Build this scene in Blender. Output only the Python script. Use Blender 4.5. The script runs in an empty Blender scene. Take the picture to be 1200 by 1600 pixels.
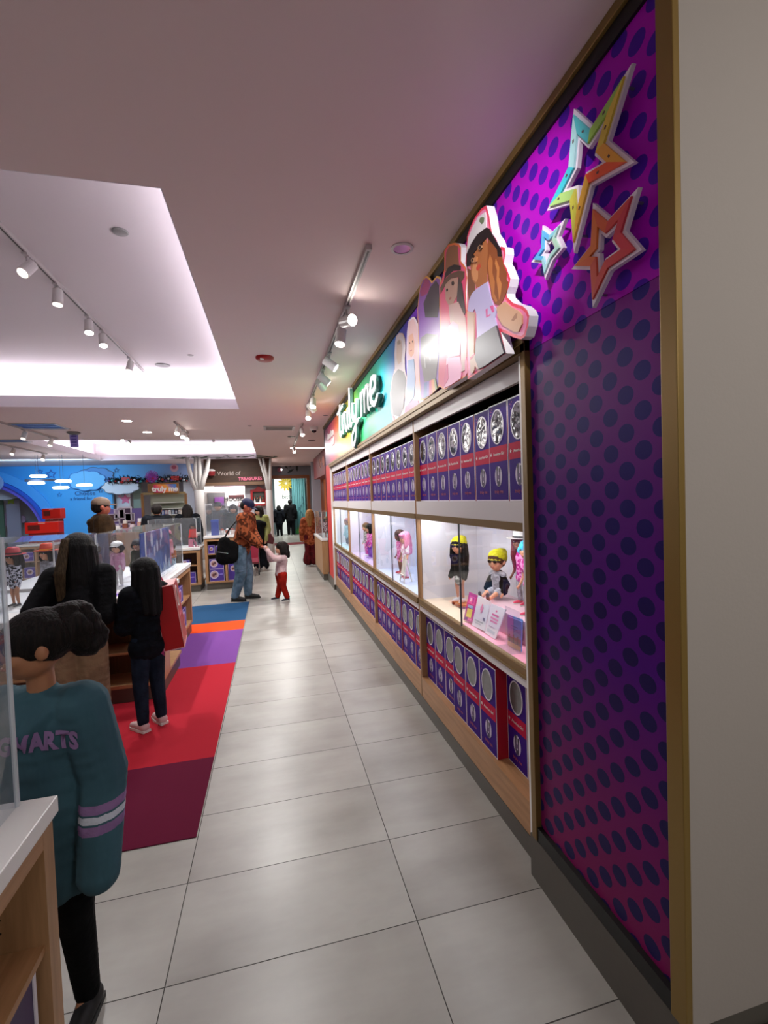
import bpy, bmesh, math, random
from mathutils import Vector, Matrix
from mathutils.bvhtree import BVHTree
C = bpy.context.scene.collection
PI = math.pi
random.seed(7)
# ------------------------------------------------------------------ camera
FPX, YAW, PITCH, ROLL, EYE = 715.6, 0.238909, -0.0318598, -0.0353744, 1.70
def cam_axes():
    cy, sy, cp, sp = math.cos(YAW), math.sin(YAW), math.cos(PITCH), math.sin(PITCH)
    f = Vector((sy*cp, cy*cp, sp)); r = Vector((cy, -sy, 0)); u = r.cross(f)
    cr, sr = math.cos(ROLL), math.sin(ROLL)
    return r*cr+u*sr, -r*sr+u*cr, f
RX, UX, FX = cam_axes()
cam = bpy.data.objects.new('camera', bpy.data.cameras.new('camera'))
C.objects.link(cam)
cam.matrix_world = Matrix(((RX.x, UX.x, -FX.x, 0), (RX.y, UX.y, -FX.y, 0), (RX.z, UX.z, -FX.z, EYE), (0, 0, 0, 1)))
cam.data.sensor_fit = 'VERTICAL'; cam.data.sensor_height = 24.0
cam.data.lens = FPX/1600*24.0
cam.data.clip_start = 0.02; cam.data.clip_end = 200
bpy.context.scene.camera = cam
def at(px, py, x=None, y=None, z=None):
    """the point of the room that the photograph shows at (px, py), on the plane x=, y= or z="""
    d = FX + RX*((px-600)/FPX) - UX*((py-800)/FPX)
    t = x/d.x if x is not None else (y/d.y if y is not None else (z-EYE)/d.z)
    return Vector((d.x*t, d.y*t, EYE+d.z*t))
# ------------------------------------------------------------------ world, exposure, lights
sc = bpy.context.scene
sc.view_settings.view_transform = 'Standard'; sc.view_settings.look = 'None'
sc.view_settings.gamma = 1.0; sc.view_settings.use_curve_mapping = False
sc.view_settings.exposure = 0.85
w = bpy.data.worlds.new('world'); sc.world = w; w.use_nodes = True
w.node_tree.nodes['Background'].inputs[0].default_value = (0.46, 0.42, 0.41, 1)
w.node_tree.nodes['Background'].inputs[1].default_value = 0.15
def lamp(name, kind, loc, power, col=(1, .985, .96), size=.1, target=None, spot=60, blend=.6, sy=None, parent=None, spread=None):
    l = bpy.data.lights.new(name, kind); l.energy = power; l.color = col
    if kind == 'AREA':
        l.size = size
        if sy: l.shape = 'RECTANGLE'; l.size_y = sy
        if spread: l.spread = math.radians(spread)
    else: l.shadow_soft_size = size
    if kind == 'SPOT': l.spot_size = math.radians(spot); l.spot_blend = blend
    o = bpy.data.objects.new(name, l); C.objects.link(o)
    o.location = loc
    if target is not None:
        o.rotation_euler = (Vector(target)-Vector(loc)).to_track_quat('-Z', 'Y').to_euler()
    return o
# two recessed ceiling downlights; the others are fill added without fixtures (x, y, watts)
for (x, y, p) in ((-2.3, 8.6, 26), (-2.3, 9.9, 26), (-.1, 4.2, 14), (-.1, 6.3, 26), (-.2, 8.6, 22), (.2, 12.5, 45), (-3.0, 1.4, 10), (-5.5, 9.5, 30), (-.1, 16.4, 35), (-1.2, 14.6, 26)):
    lamp('downlight_and_fill_lamp', 'AREA', (x, y, 3.12), p, size=.25)
# spots on the track in front of the graphic wall
for (y, ty, tz, p, sp) in ((3.41, 2.3, 2.7, 16, 50), (3.73, 3.2, 2.7, 16, 50), (4.49, 4.3, 2.65, 50, 62), (5.05, 5.3, 2.65, 85, 60),
                       (5.32, 6.0, 2.65, 70, 60), (6.31, 6.5, 2.7, 70, 60), (6.64, 7.3, 2.6, 60, 60), (7.2, 8.0, 2.5, 40, 60)):
    lamp('track_spot_lamp', 'SPOT', (.66, y, 2.93), p*.27, target=(1.08, ty, tz), spot=sp*1.4, blend=.9, size=.035)
lamp('wall_downlight_lamp', 'SPOT', (.22, .80, 3.12), 62, target=(1.075, 1.95, 2.64), spot=46, blend=.9, size=.03)
# spots on the track in the first ceiling cove, aimed at the counters and the aisle
for (y, tx, ty, p) in ((4.1, -2.5, 2.6, 40), (4.6, -1.9, 3.0, 40), (5.3, -1.5, 5.0, 95), (5.7, -.9, 5.6, 70), (6.7, -1.8, 7.0, 60)):
    lamp('track_spot_lamp', 'SPOT', (-1.74, y, 3.46), p, target=(tx, ty, 0), spot=75, blend=.8, size=.04)
# LED tape lying in the two coves
def led(x0, x1, y0, y1, z, per_m):
    L = max(abs(x1-x0), abs(y1-y0))
    l = lamp('led_tape_lamp', 'AREA', ((x0+x1)/2, (y0+y1)/2, z), per_m*L, col=(.93, .9, 1), size=.05)
    l.data.shape = 'RECTANGLE'
    l.data.size, l.data.size_y = (L, .05) if abs(x1-x0) > abs(y1-y0) else (.05, L)
    l.rotation_euler = (PI, 0, 0)
led(-7.9, -.4, 7.58, 7.58, 3.33, 4)
led(-.35, -.35, 2.4, 7.4, 3.33, 2.8)
led(-7.9, -.4, 2.23, 2.23, 3.33, 1.2)
led(-4.9, -.45, 15.98, 15.98, 3.33, 3.5)
led(-.32, -.32, 11.1, 15.8, 3.33, 2)
led(-5.18, -5.18, 11.1, 15.8, 3.33, 5)
# blue wash on the far left wall, orange and shop lights beyond
lamp('blue_wash_lamp', 'AREA', (-6.5, 15.2, 3.05), 38, col=(.42, .72, 1), size=2.5, sy=.3, target=(-6.6, 17.4, 1.9))
lamp('front_fill_lamp', 'AREA', (1.9, -1.0, 3.0), 21, size=.9, target=(2.0, 1.0, 1.6))  # unseen fill added behind the camera to brighten the return wall
lamp('front_fill_lamp', 'AREA', (-.6, -.9, 3.1), 12, size=1.2)  # second unseen fill, also added behind the camera
lamp('window_light_lamp', 'AREA', (-1.4, 17.2, 2.9), 60, size=.8, target=(-1.3, 18.5, 1.2))
lamp('hall_lamp', 'AREA', (.6, 22, 3.0), 70, size=1.0, col=(.95, 1, .95))

# ------------------------------------------------------------------ materials
def s2l(c): return c/12.92 if c <= .04045 else ((c+.055)/1.055)**2.4
def hx(h):
    h = h.lstrip('#'); return tuple(s2l(int(h[i:i+2], 16)/255) for i in (0, 2, 4))+(1,)
_m = {}
def M(h, rough=.6, metal=0, emit=0, bump=0, bscale=40, spec=.5, coat=0):
    key = (h, rough, metal, emit, bump, bscale, spec, coat)
    if key in _m: return _m[key]
    m = bpy.data.materials.new('paint_'+h.strip('#')); m.use_nodes = True
    nt = m.node_tree; b = nt.nodes['Principled BSDF']
    b.inputs['Base Color'].default_value = hx(h); b.inputs['Roughness'].default_value = rough
    b.inputs['Metallic'].default_value = metal; b.inputs['Specular IOR Level'].default_value = spec
    b.inputs['Coat Weight'].default_value = coat
    if emit:
        b.inputs['Emission Color'].default_value = hx(h); b.inputs['Emission Strength'].default_value = emit
    if bump:
        n = nt.nodes.new('ShaderNodeTexNoise'); n.inputs['Scale'].default_value = bscale
        tc = nt.nodes.new('ShaderNodeTexCoord'); nt.links.new(tc.outputs['Object'], n.inputs['Vector'])
        bp = nt.nodes.new('ShaderNodeBump'); bp.inputs['Strength'].default_value = bump; bp.inputs['Distance'].default_value = .01
        nt.links.new(n.outputs['Fac'], bp.inputs['Height']); nt.links.new(bp.outputs['Normal'], b.inputs['Normal'])
    _m[key] = m; return m
class NT:
    """small helper to write node expressions"""
    def __init__(s, name, rough=.5):
        s.m = bpy.data.materials.new(name); s.m.use_nodes = True; s.nt = s.m.node_tree
        s.b = s.nt.nodes['Principled BSDF']; s.b.inputs['Roughness'].default_value = rough
    def node(s, t, **k):
        n = s.nt.nodes.new(t)
        for a, v in k.items(): setattr(n, a, v)
        return n
    def put(s, sock, v):
        if hasattr(v, 'is_output') or isinstance(v, bpy.types.NodeSocket): s.nt.links.new(v, sock)
        else: sock.default_value = v
    def math(s, op, a, b=0.0, c=None):
        n = s.node('ShaderNodeMath', operation=op); s.put(n.inputs[0], a); s.put(n.inputs[1], b)
        if c is not None: s.put(n.inputs[2], c)
        return n.outputs[0]
    def coords(s, kind='Object'):
        x = s.node('ShaderNodeSeparateXYZ')
        v = s.node('ShaderNodeNewGeometry').outputs['Position'] if kind == 'Room' else s.node('ShaderNodeTexCoord').outputs[kind]
        s.nt.links.new(v, x.inputs[0]); return v, x.outputs
    def ramp(s, fac, stops, interp='LINEAR'):
        r = s.node('ShaderNodeValToRGB'); r.color_ramp.interpolation = interp; s.put(r.inputs[0], fac)
        el = r.color_ramp.elements
        while len(el) > 1: el.remove(el[-1])
        el[0].position = stops[0][0]; el[0].color = hx(stops[0][1])
        for p, c in stops[1:]:
            e = el.new(p); e.color = hx(c)
        return r.outputs[0]
    def mix(s, fac, a, b, blend='MIX'):
        n = s.node('ShaderNodeMix', data_type='RGBA', blend_type=blend)
        s.put(n.inputs[0], fac); s.put(n.inputs[6], a); s.put(n.inputs[7], b); return n.outputs[2]
    def noise(s, vec, scale, detail=3, rough=.5):
        n = s.node('ShaderNodeTexNoise'); s.nt.links.new(vec, n.inputs['Vector'])
        n.inputs['Scale'].default_value = scale; n.inputs['Detail'].default_value = detail; n.inputs['Roughness'].default_value = rough
        return n.outputs['Fac']
    def scaled(s, vec, sx, sy, sz):
        n = s.node('ShaderNodeMapping'); s.nt.links.new(vec, n.inputs[0]); n.inputs['Scale'].default_value = (sx, sy, sz); return n.outputs[0]
    def color(s, v): s.put(s.b.inputs['Base Color'], v)
    def bump(s, h, strength=.3, dist=.01):
        bp = s.node('ShaderNodeBump'); bp.inputs['Strength'].default_value = strength; bp.inputs['Distance'].default_value = dist
        s.nt.links.new(h, bp.inputs['Height']); s.nt.links.new(bp.outputs['Normal'], s.b.inputs['Normal'])
def mat_floor():
    n = NT('porcelain_tile', .22); v, o = n.coords()
    tx = n.math('DIVIDE', n.math('SUBTRACT', o[0], .495), .9343); ty = n.math('DIVIDE', n.math('SUBTRACT', o[1], 1.715), .45365)
    fx = n.math('ABSOLUTE', n.math('SUBTRACT', tx, n.math('ROUND', tx))); fy = n.math('ABSOLUTE', n.math('SUBTRACT', ty, n.math('ROUND', ty)))
    g = n.math('MAXIMUM', n.math('LESS_THAN', fx, .0021), n.math('LESS_THAN', fy, .0043))
    cid = n.node('ShaderNodeCombineXYZ'); n.put(cid.inputs[0], n.math('FLOOR', tx)); n.put(cid.inputs[1], n.math('FLOOR', ty))
    wn = n.node('ShaderNodeTexWhiteNoise'); n.nt.links.new(cid.outputs[0], wn.inputs['Vector'])
    add = n.node('ShaderNodeVectorMath', operation='MULTIPLY_ADD'); n.nt.links.new(wn.outputs['Color'], add.inputs[0]); add.inputs[1].default_value = (9, 9, 9); n.nt.links.new(v, add.inputs[2])
    c1 = n.noise(add.outputs[0], 1.6, 5, .55); c2 = n.noise(n.scaled(add.outputs[0], .6, 2.2, 1), 2.2, 4, .6)
    f = n.math('ADD', n.math('MULTIPLY', c1, .6), n.math('MULTIPLY', c2, .4))
    c = n.ramp(f, [(.30, '#827e77'), (.46, '#94908a'), (.6, '#a19e97'), (.75, '#8c8982')])
    tone = n.math('MULTIPLY_ADD', wn.outputs['Value'], .05, .965)
    tn = n.node('ShaderNodeCombineXYZ'); [n.put(tn.inputs[i], tone) for i in range(3)]
    c = n.mix(1.0, c, tn.outputs[0], 'MULTIPLY')
    n.color(n.mix(g, c, hx('#2c2622')))
    n.put(n.b.inputs['Roughness'], n.math('MULTIPLY_ADD', c1, .16, n.math('MULTIPLY_ADD', g, .4, .24)))
    return n.m
def mat_dots(name, stops, z0, z1, dot, dot2, axis=2, r=.24, split=.5):
    """printed laminate with staggered round dots; stops run along the axis"""
    n = NT(name, .36); n.b.inputs['Specular IOR Level'].default_value = .1; v, o = n.coords('Room')
    u = n.math('DIVIDE', o[1], .067); w_ = n.math('DIVIDE', o[2], .0585)
    a = n.math('MULTIPLY', n.math('ADD', u, w_), .5); b = n.math('MULTIPLY', n.math('SUBTRACT', u, w_), .5)
    da = n.math('SUBTRACT', a, n.math('ROUND', a)); db = n.math('SUBTRACT', b, n.math('ROUND', b))
    d = n.math('ADD', n.math('MULTIPLY', da, da), n.math('MULTIPLY', db, db))
    m = n.math('LESS_THAN', n.math('MULTIPLY', d, 2), r)
    t = n.math('DIVIDE', n.math('SUBTRACT', o[axis], z0), z1-z0)
    base = n.ramp(t, stops); dc = n.ramp(t, [(0, dot), (split, dot), (1, dot2)])
    n.color(n.mix(m, base, dc)); return n.m
def mat_wood(name, c1, c2, rough=.45, axis='z'):
    n = NT(name, rough); v, o = n.coords()
    sc_ = {'z': (30, 30, 2.2), 'y': (30, 2.2, 30), 'x': (2.2, 30, 30)}[axis]
    f = n.noise(n.scaled(v, *sc_), 1.5, 5, .6)
    n.color(n.ramp(f, [(.3, c1), (.7, c2)])); n.bump(f, .08, .003); return n.m
def mat_cloth(name, c1, c2, scale=9, rough=.85, hard=False, bump=.5, bs=22, sx=1, sz=1):
    n = NT(name, rough); v, o = n.coords(); f = n.noise(n.scaled(v, sx, sx, sz), scale, 3)
    st = [(.42, c1), (.58, c2)] if not hard else [(.49, c1), (.51, c2)]
    n.color(n.ramp(f, st)); n.bump(n.noise(v, bs, 3), bump, .02); n.b.inputs['Specular IOR Level'].default_value = .12; return n.m
def mat_hair(name, c1, c2):
    n = NT(name, .6); n.b.inputs['Specular IOR Level'].default_value = .18; v, o = n.coords(); f = n.noise(n.scaled(v, 60, 60, 3), 2, 4)
    n.color(n.ramp(f, [(.35, c1), (.65, c2)])); n.bump(f, .9, .01); return n.m
def mat_skin(name, c):
    n = NT(name, .5); n.color(hx(c)); n.b.inputs['Subsurface Weight'].default_value = .08
    n.b.inputs['Subsurface Radius'].default_value = (.02, .008, .004); return n.m
def mat_glass(name, tint='#ffffff', haze=.0, rough=.02, gl=1.0):
    m = bpy.data.materials.new(name); m.use_nodes = True; nt = m.node_tree; nt.nodes.clear()
    o = nt.nodes.new('ShaderNodeOutputMaterial'); t = nt.nodes.new('ShaderNodeBsdfTransparent'); g = nt.nodes.new('ShaderNodeBsdfGlossy')
    t.inputs[0].default_value = hx(tint); g.inputs['Roughness'].default_value = rough; g.inputs[0].default_value = (gl, gl, gl, 1)
    fr = nt.nodes.new('ShaderNodeFresnel'); fr.inputs[0].default_value = 1.45
    ge = nt.nodes.new('ShaderNodeNewGeometry'); mu = nt.nodes.new('ShaderNodeMath'); mu.operation = 'MULTIPLY_ADD'   # only the outer side of a pane reflects
    mu.inputs[1].default_value = -1.0; mu.inputs[2].default_value = 1.0; nt.links.new(ge.outputs['Backfacing'], mu.inputs[0])
    mf = nt.nodes.new('ShaderNodeMath'); mf.operation = 'MULTIPLY'; nt.links.new(fr.outputs[0], mf.inputs[0]); nt.links.new(mu.outputs[0], mf.inputs[1])
    mx = nt.nodes.new('ShaderNodeMixShader'); nt.links.new(mf.outputs[0], mx.inputs[0]); nt.links.new(t.outputs[0], mx.inputs[1]); nt.links.new(g.outputs[0], mx.inputs[2])
    last = mx
    if haze:
        d = nt.nodes.new('ShaderNodeBsdfDiffuse'); d.inputs[0].default_value = (.9, .9, .92, 1)
        m2 = nt.nodes.new('ShaderNodeMixShader'); m2.inputs[0].default_value = haze
        nt.links.new(mx.outputs[0], m2.inputs[1]); nt.links.new(d.outputs[0], m2.inputs[2]); last = m2
    nt.links.new(last.outputs[0], o.inputs[0]); return m
GOLD = M('#7d6232', .42, .35); GOLD2 = M('#8a6f38', .38, .4); BLACK = M('#060605', .5); WHITE = M('#d8d3d2', .4); WHITEG = M('#e6e3e0', .3)
KICK = M('#5b564e', .45, .3, bump=.05); STEEL = M('#9a9a9a', .3, .8); GREYP = M('#6c6868', .6)
OAK = mat_wood('oak_laminate', '#9c7550', '#b58a62'); OAKY = mat_wood('oak_laminate_long', '#a0744c', '#b88a60', axis='y'); OAKX = mat_wood('oak_laminate_cross', '#9c7550', '#b58a62', axis='x')
OAKD = mat_wood('dark_oak', '#5f3f27', '#76502f')
GLASS = mat_glass('clear_glass'); ACRYL = mat_glass('acrylic_sheet', '#f4f6f8', haze=.035); ACEDGE = mat_glass('acrylic_edge', '#e8eef2', haze=.45, rough=.2)
LAMPW = M('#fff8f0', .5, emit=14); LAMPW2 = M('#fff6ec', .5, emit=40)
# ------------------------------------------------------------------ geometry helpers
class MB:
    def __init__(s): s.v = []; s.f = []; s.mi = []
    def face(s, pts, m=0):
        k = len(s.v); s.v += [tuple(p) for p in pts]; s.f.append(tuple(range(k, k+len(pts)))); s.mi.append(m); return s
    def box(s, x0, x1, y0, y1, z0, z1, m=0, mm=None):
        k = len(s.v); x0, x1 = sorted((x0, x1)); y0, y1 = sorted((y0, y1)); z0, z1 = sorted((z0, z1))
        s.v += [(x0, y0, z0), (x1, y0, z0), (x1, y1, z0), (x0, y1, z0), (x0, y0, z1), (x1, y0, z1), (x1, y1, z1), (x0, y1, z1)]
        fs = [(0, 3, 2, 1), (4, 5, 6, 7), (0, 1, 5, 4), (2, 3, 7, 6), (3, 0, 4, 7), (1, 2, 6, 5)]   # bottom top front back left right
        for i, f in enumerate(fs):
            s.f.append(tuple(k+j for j in f)); s.mi.append(mm.get(i, m) if mm else m)
        return s
    def cyl(s, p0, p1, r0, r1=None, n=16, m=0, caps=True):
        p0 = Vector(p0); p1 = Vector(p1); r1 = r0 if r1 is None else r1
        d = (p1-p0).normalized(); a = d.orthogonal().normalized(); b = d.cross(a); k = len(s.v)
        for p, r in ((p0, r0), (p1, r1)):
            for i in range(n):
                t = 2*PI*i/n; s.v.append(tuple(p+a*math.cos(t)*r+b*math.sin(t)*r))
        for i in range(n):
            j = (i+1) % n; s.f.append((k+i, k+j, k+n+j, k+n+i)); s.mi.append(m)
        if caps:
            s.f.append(tuple(k+i for i in reversed(range(n)))); s.mi.append(m); s.f.append(tuple(k+n+i for i in range(n))); s.mi.append(m)
        return s
    def tube(s, pts, r, n=8, m=0, rs=None):
        pts = [Vector(p) for p in pts]; k = len(s.v); N = len(pts); a = None
        for i, p in enumerate(pts):
            d = (pts[min(i+1, N-1)]-pts[max(i-1, 0)]).normalized()
            a = (d.orthogonal() if a is None else a-d*a.dot(d)).normalized(); b = d.cross(a); q = rs[i] if rs else r
            for j in range(n):
                t = 2*PI*j/n; s.v.append(tuple(p+a*math.cos(t)*q+b*math.sin(t)*q))
        for i in range(N-1):
            for j in range(n):
                j2 = (j+1) % n; s.f.append((k+i*n+j, k+i*n+j2, k+(i+1)*n+j2, k+(i+1)*n+j)); s.mi.append(m)
        s.f.append(tuple(k+j for j in reversed(range(n)))); s.mi.append(m); s.f.append(tuple(k+(N-1)*n+j for j in range(n))); s.mi.append(m)
        return s
    def prism(s, poly, ax, a, b, m=0, side=None):
        def P(u, v, t): return {'x': (t, u, v), 'y': (u, t, v), 'z': (u, v, t)}[ax]
        n = len(poly); k = len(s.v); side = m if side is None else side
        s.v += [P(u, v, a) for u, v in poly]+[P(u, v, b) for u, v in poly]
        s.f.append(tuple(range(k, k+n))); s.mi.append(m); s.f.append(tuple(reversed(range(k+n, k+2*n)))); s.mi.append(m)
        for i in range(n):
            j = (i+1) % n; s.f.append((k+i, k+n+i, k+n+j, k+j)); s.mi.append(side)
        return s
    def ring(s, outer, inner, ax, a, b, m=0, ms=None):
        def P(u, v, t): return {'x': (t, u, v), 'y': (u, t, v), 'z': (u, v, t)}[ax]
        n = len(outer); k = len(s.v)
        for t in (a, b):
            s.v += [P(u, v, t) for u, v in outer]+[P(u, v, t) for u, v in inner]
        for i in range(n):
            j = (i+1) % n; mm = ms[i] if ms else m
            for q in ((i, j, n+j, n+i), (2*n+i, 3*n+i, 3*n+j, 2*n+j), (i, 2*n+i, 2*n+j, j), (n+i, n+j, 3*n+j, 3*n+i)):
                s.f.append(tuple(k+c for c in q)); s.mi.append(mm)
        return s
    def ball(s, c, r, n=12, h=8, m=0):
        if not hasattr(r, '__len__'): r = (r, r, r)
        k = len(s.v); s.v.append((c[0], c[1], c[2]+r[2]))
        for i in range(1, h):
            t = PI*i/h
            for j in range(n):
                q = 2*PI*j/n; s.v.append((c[0]+r[0]*math.sin(t)*math.cos(q), c[1]+r[1]*math.sin(t)*math.sin(q), c[2]+r[2]*math.cos(t)))
        s.v.append((c[0], c[1], c[2]-r[2])); e = len(s.v)-1
        for j in range(n):
            s.f.append((k, k+1+j, k+1+(j+1) % n)); s.mi.append(m); b = k+1+(h-2)*n; s.f.append((b+j, e, b+(j+1) % n)); s.mi.append(m)
        for i in range(h-2):
            for j in range(n):
                a0 = k+1+i*n+j; a1 = k+1+i*n+(j+1) % n; s.f.append((a0, a0+n, a1+n, a1)); s.mi.append(m)
        return s
    def lathe(s, prof, c=(0, 0, 0), n=20, m=0):
        k = len(s.v)
        for r, z in prof:
            for j in range(n):
                t = 2*PI*j/n; s.v.append((c[0]+r*math.cos(t), c[1]+r*math.sin(t), c[2]+z))
        for i in range(len(prof)-1):
            for j in range(n):
                j2 = (j+1) % n; s.f.append((k+i*n+j, k+i*n+j2, k+(i+1)*n+j2, k+(i+1)*n+j)); s.mi.append(m)
        return s
def ell(cy, cz, ry, rz, n=28): return [(cy+ry*math.cos(2*PI*i/n), cz+rz*math.sin(2*PI*i/n)) for i in range(n)]
def root_of(p):
    v = Vector((0, 0, 0)); q = p
    while q: v += q.location; q = q.parent
    return v
def obj(name, mb, mats, parent=None, local=False, smooth=False, bev=0, seg=2):
    """link ONE mesh object; unless local, the points are room coordinates"""
    me = bpy.data.meshes.new(name)
    off = Vector((0, 0, 0)) if (local or parent is None) else root_of(parent)
    me.from_pydata([(x-off.x, y-off.y, z-off.z) for x, y, z in mb.v], [], mb.f)
    mats = mats if isinstance(mats, (list, tuple)) else [mats]
    for m in mats: me.materials.append(m)
    for p, i in zip(me.polygons, mb.mi): p.material_index = i; p.use_smooth = smooth
    b = bmesh.new(); b.from_mesh(me)
    if off.length >= 0: bmesh.ops.recalc_face_normals(b, faces=b.faces)
    b.to_mesh(me); b.free(); me.update()
    o = bpy.data.objects.new(name, me); C.objects.link(o)
    if parent: o.parent = parent
    if bev:
        md = o.modifiers.new('bevel', 'BEVEL'); md.width = bev; md.segments = seg; md.limit_method = 'ANGLE'
    return o
def thing(name, label, cat, loc=(0, 0, 0), rz=0, group=None):
    o = bpy.data.objects.new(name, None); C.objects.link(o); o.location = loc; o.rotation_euler = (0, 0, rz); o.empty_display_size = .05
    return tag(o, label, cat, group)
def tag(o, label, cat, group=None, kind=None):
    o['label'] = label; o['category'] = cat
    if group: o['group'] = group
    if kind: o['kind'] = kind
    return o
def struct(name, mb, mats, **k):
    o = obj(name, mb, mats, **k); o['kind'] = 'structure'; return o
def copy_tree(o, parent=None):
    c = o.copy(); C.objects.link(c)
    if parent: c.parent = parent
    for ch in list(o.children): copy_tree(ch, c)
    return c
AX_X = Matrix(((0, 0, -1, 0), (-1, 0, 0, 0), (0, 1, 0, 0), (0, 0, 0, 1)))   # lettering on a wall that faces -x
AX_Y = Matrix(((1, 0, 0, 0), (0, 0, -1, 0), (0, 1, 0, 0), (0, 0, 0, 1)))    # lettering on a wall that faces -y
def text_mesh(s, size, depth=.002, align='CENTER', bold=0):
    cu = bpy.data.curves.new('lettering', 'FONT'); cu.body = s; cu.size = size; cu.extrude = depth; cu.align_x = align; cu.align_y = 'CENTER'; cu.offset = bold; cu.resolution_u = 3
    o = bpy.data.objects.new('tmp', cu); C.objects.link(o); bpy.context.view_layer.update()
    me = bpy.data.meshes.new_from_object(o.evaluated_get(bpy.context.evaluated_depsgraph_get()))
    bpy.data.objects.remove(o); return me
def text(name, s, size, m, parent, loc, ax, depth=.002, align='CENTER', bold=0, sx=1, local=False):
    me = text_mesh(s, size, depth, align, bold); me.materials.clear(); me.materials.append(m)
    off = Vector((0, 0, 0)) if local or parent is None else root_of(parent)
    me.transform(Matrix.Translation(Vector(loc)-off) @ ax @ Matrix.Diagonal((sx, 1, 1, 1)))
    o = bpy.data.objects.new(name, me); C.objects.link(o)
    if parent: o.parent = parent
    return o
def offset_poly(p, d):
    n = len(p); A = sum(p[i][0]*p[(i+1) % n][1]-p[(i+1) % n][0]*p[i][1] for i in range(n)); sg = 1 if A > 0 else -1; out = []
    for i in range(n):
        a, b, c = Vector(p[i-1]), Vector(p[i]), Vector(p[(i+1) % n]); e1 = (b-a).normalized(); e2 = (c-b).normalized()
        n1 = Vector((e1.y, -e1.x))*sg; n2 = Vector((e2.y, -e2.x))*sg; m = (n1+n2)
        if m.length < 1e-4: m = n1
        m.normalize(); k = min(1/max(m.dot(n1), .25), 3.2); out.append(tuple(b+m*d*k))
    return out
# ------------------------------------------------------------------ the room
CEIL = 3.15
b = MB().box(-10, 5, -1.5, 24, -.1, 0); struct('floor', b, mat_floor())
def mat_ceiling():
    n = NT('ceiling_paint', .7); v, o = n.coords(); n.color(hx('#e2cecb')); n.bump(n.noise(v, 60, 2), .03, .002); return n.m
CP = mat_ceiling(); CP2 = M('#ccc3c6', .6); COVEW = M('#e4dfe6', .6)
K1 = (-8, -.43, 2.31, 7.5); K2 = (-5.1, -.40, 11.05, 15.9)
b = MB()
for (x0, x1, y0, y1) in ((-10, 5, -1.5, K1[2]), (K1[1], 5, K1[2], K1[3]), (-10, K1[0], K1[2], K1[3]), (-10, 5, K1[3], K2[2]),
                         (K2[1], 5, K2[2], K2[3]), (-10, K2[0], K2[2], K2[3]), (-10, 5, K2[3], 24)):
    b.box(x0, x1, y0, y1, CEIL, CEIL+.145)
struct('ceiling', b, CP)
for i, (x0, x1, y0, y1) in enumerate((K1, K2)):
    b = MB(); e = .18; z0 = CEIL+.145; z1 = 3.68
    b.box(x0-e-.05, x1+e+.05, y0-e-.05, y1+e+.05, z1, z1+.05)
    b.box(x0-e-.05, x0-e, y0-e, y1+e, z0, z1); b.box(x1+e, x1+e+.05, y0-e, y1+e, z0, z1)
    b.box(x0-e, x1+e, y0-e-.05, y0-e, z0, z1); b.box(x0-e, x1+e, y1+e, y1+e+.05, z0, z1)
    struct('ceiling_cove', b, CP2)
    b = MB()   # the lip round the opening
    for q in ((x0, x1, y1-.006, y1-.001), (x0, x1, y0+.001, y0+.006), (x1-.006, x1-.001, y0+.006, y1-.006), (x0+.001, x0+.006, y0+.006, y1-.006)): b.box(*q, CEIL+.001, z0+.012)
    struct('trim_%d' % (i+5), b, COVEW)
# wall behind the display and the return wall beside the graphic panel
struct('wall_right', MB().box(1.66, 1.8, 1.15, 9.75, 0, CEIL), M('#8d8782', .7))
struct('wall_front', MB().box(1.072, 4.5, 1.0, 1.04, 0, CEIL), M('#a39a92', .75, bump=.04, bscale=90))
struct('baseboard_front', MB().box(1.072, 4.5, .99, .9999, 0, .13), M('#2f241d', .5))
struct('wall_left', MB().box(-10, -9.9, -1.5, 18, 0, CEIL), M('#8f8a90', .7))
# stainless kickboards
struct('baseboard_right', MB().box(1.053, 1.65, .999, 1.79, 0, .19), KICK)
struct('baseboard_far', MB().box(1.07, 1.65, 8.54, 9.5, 0, .19), KICK)
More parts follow.
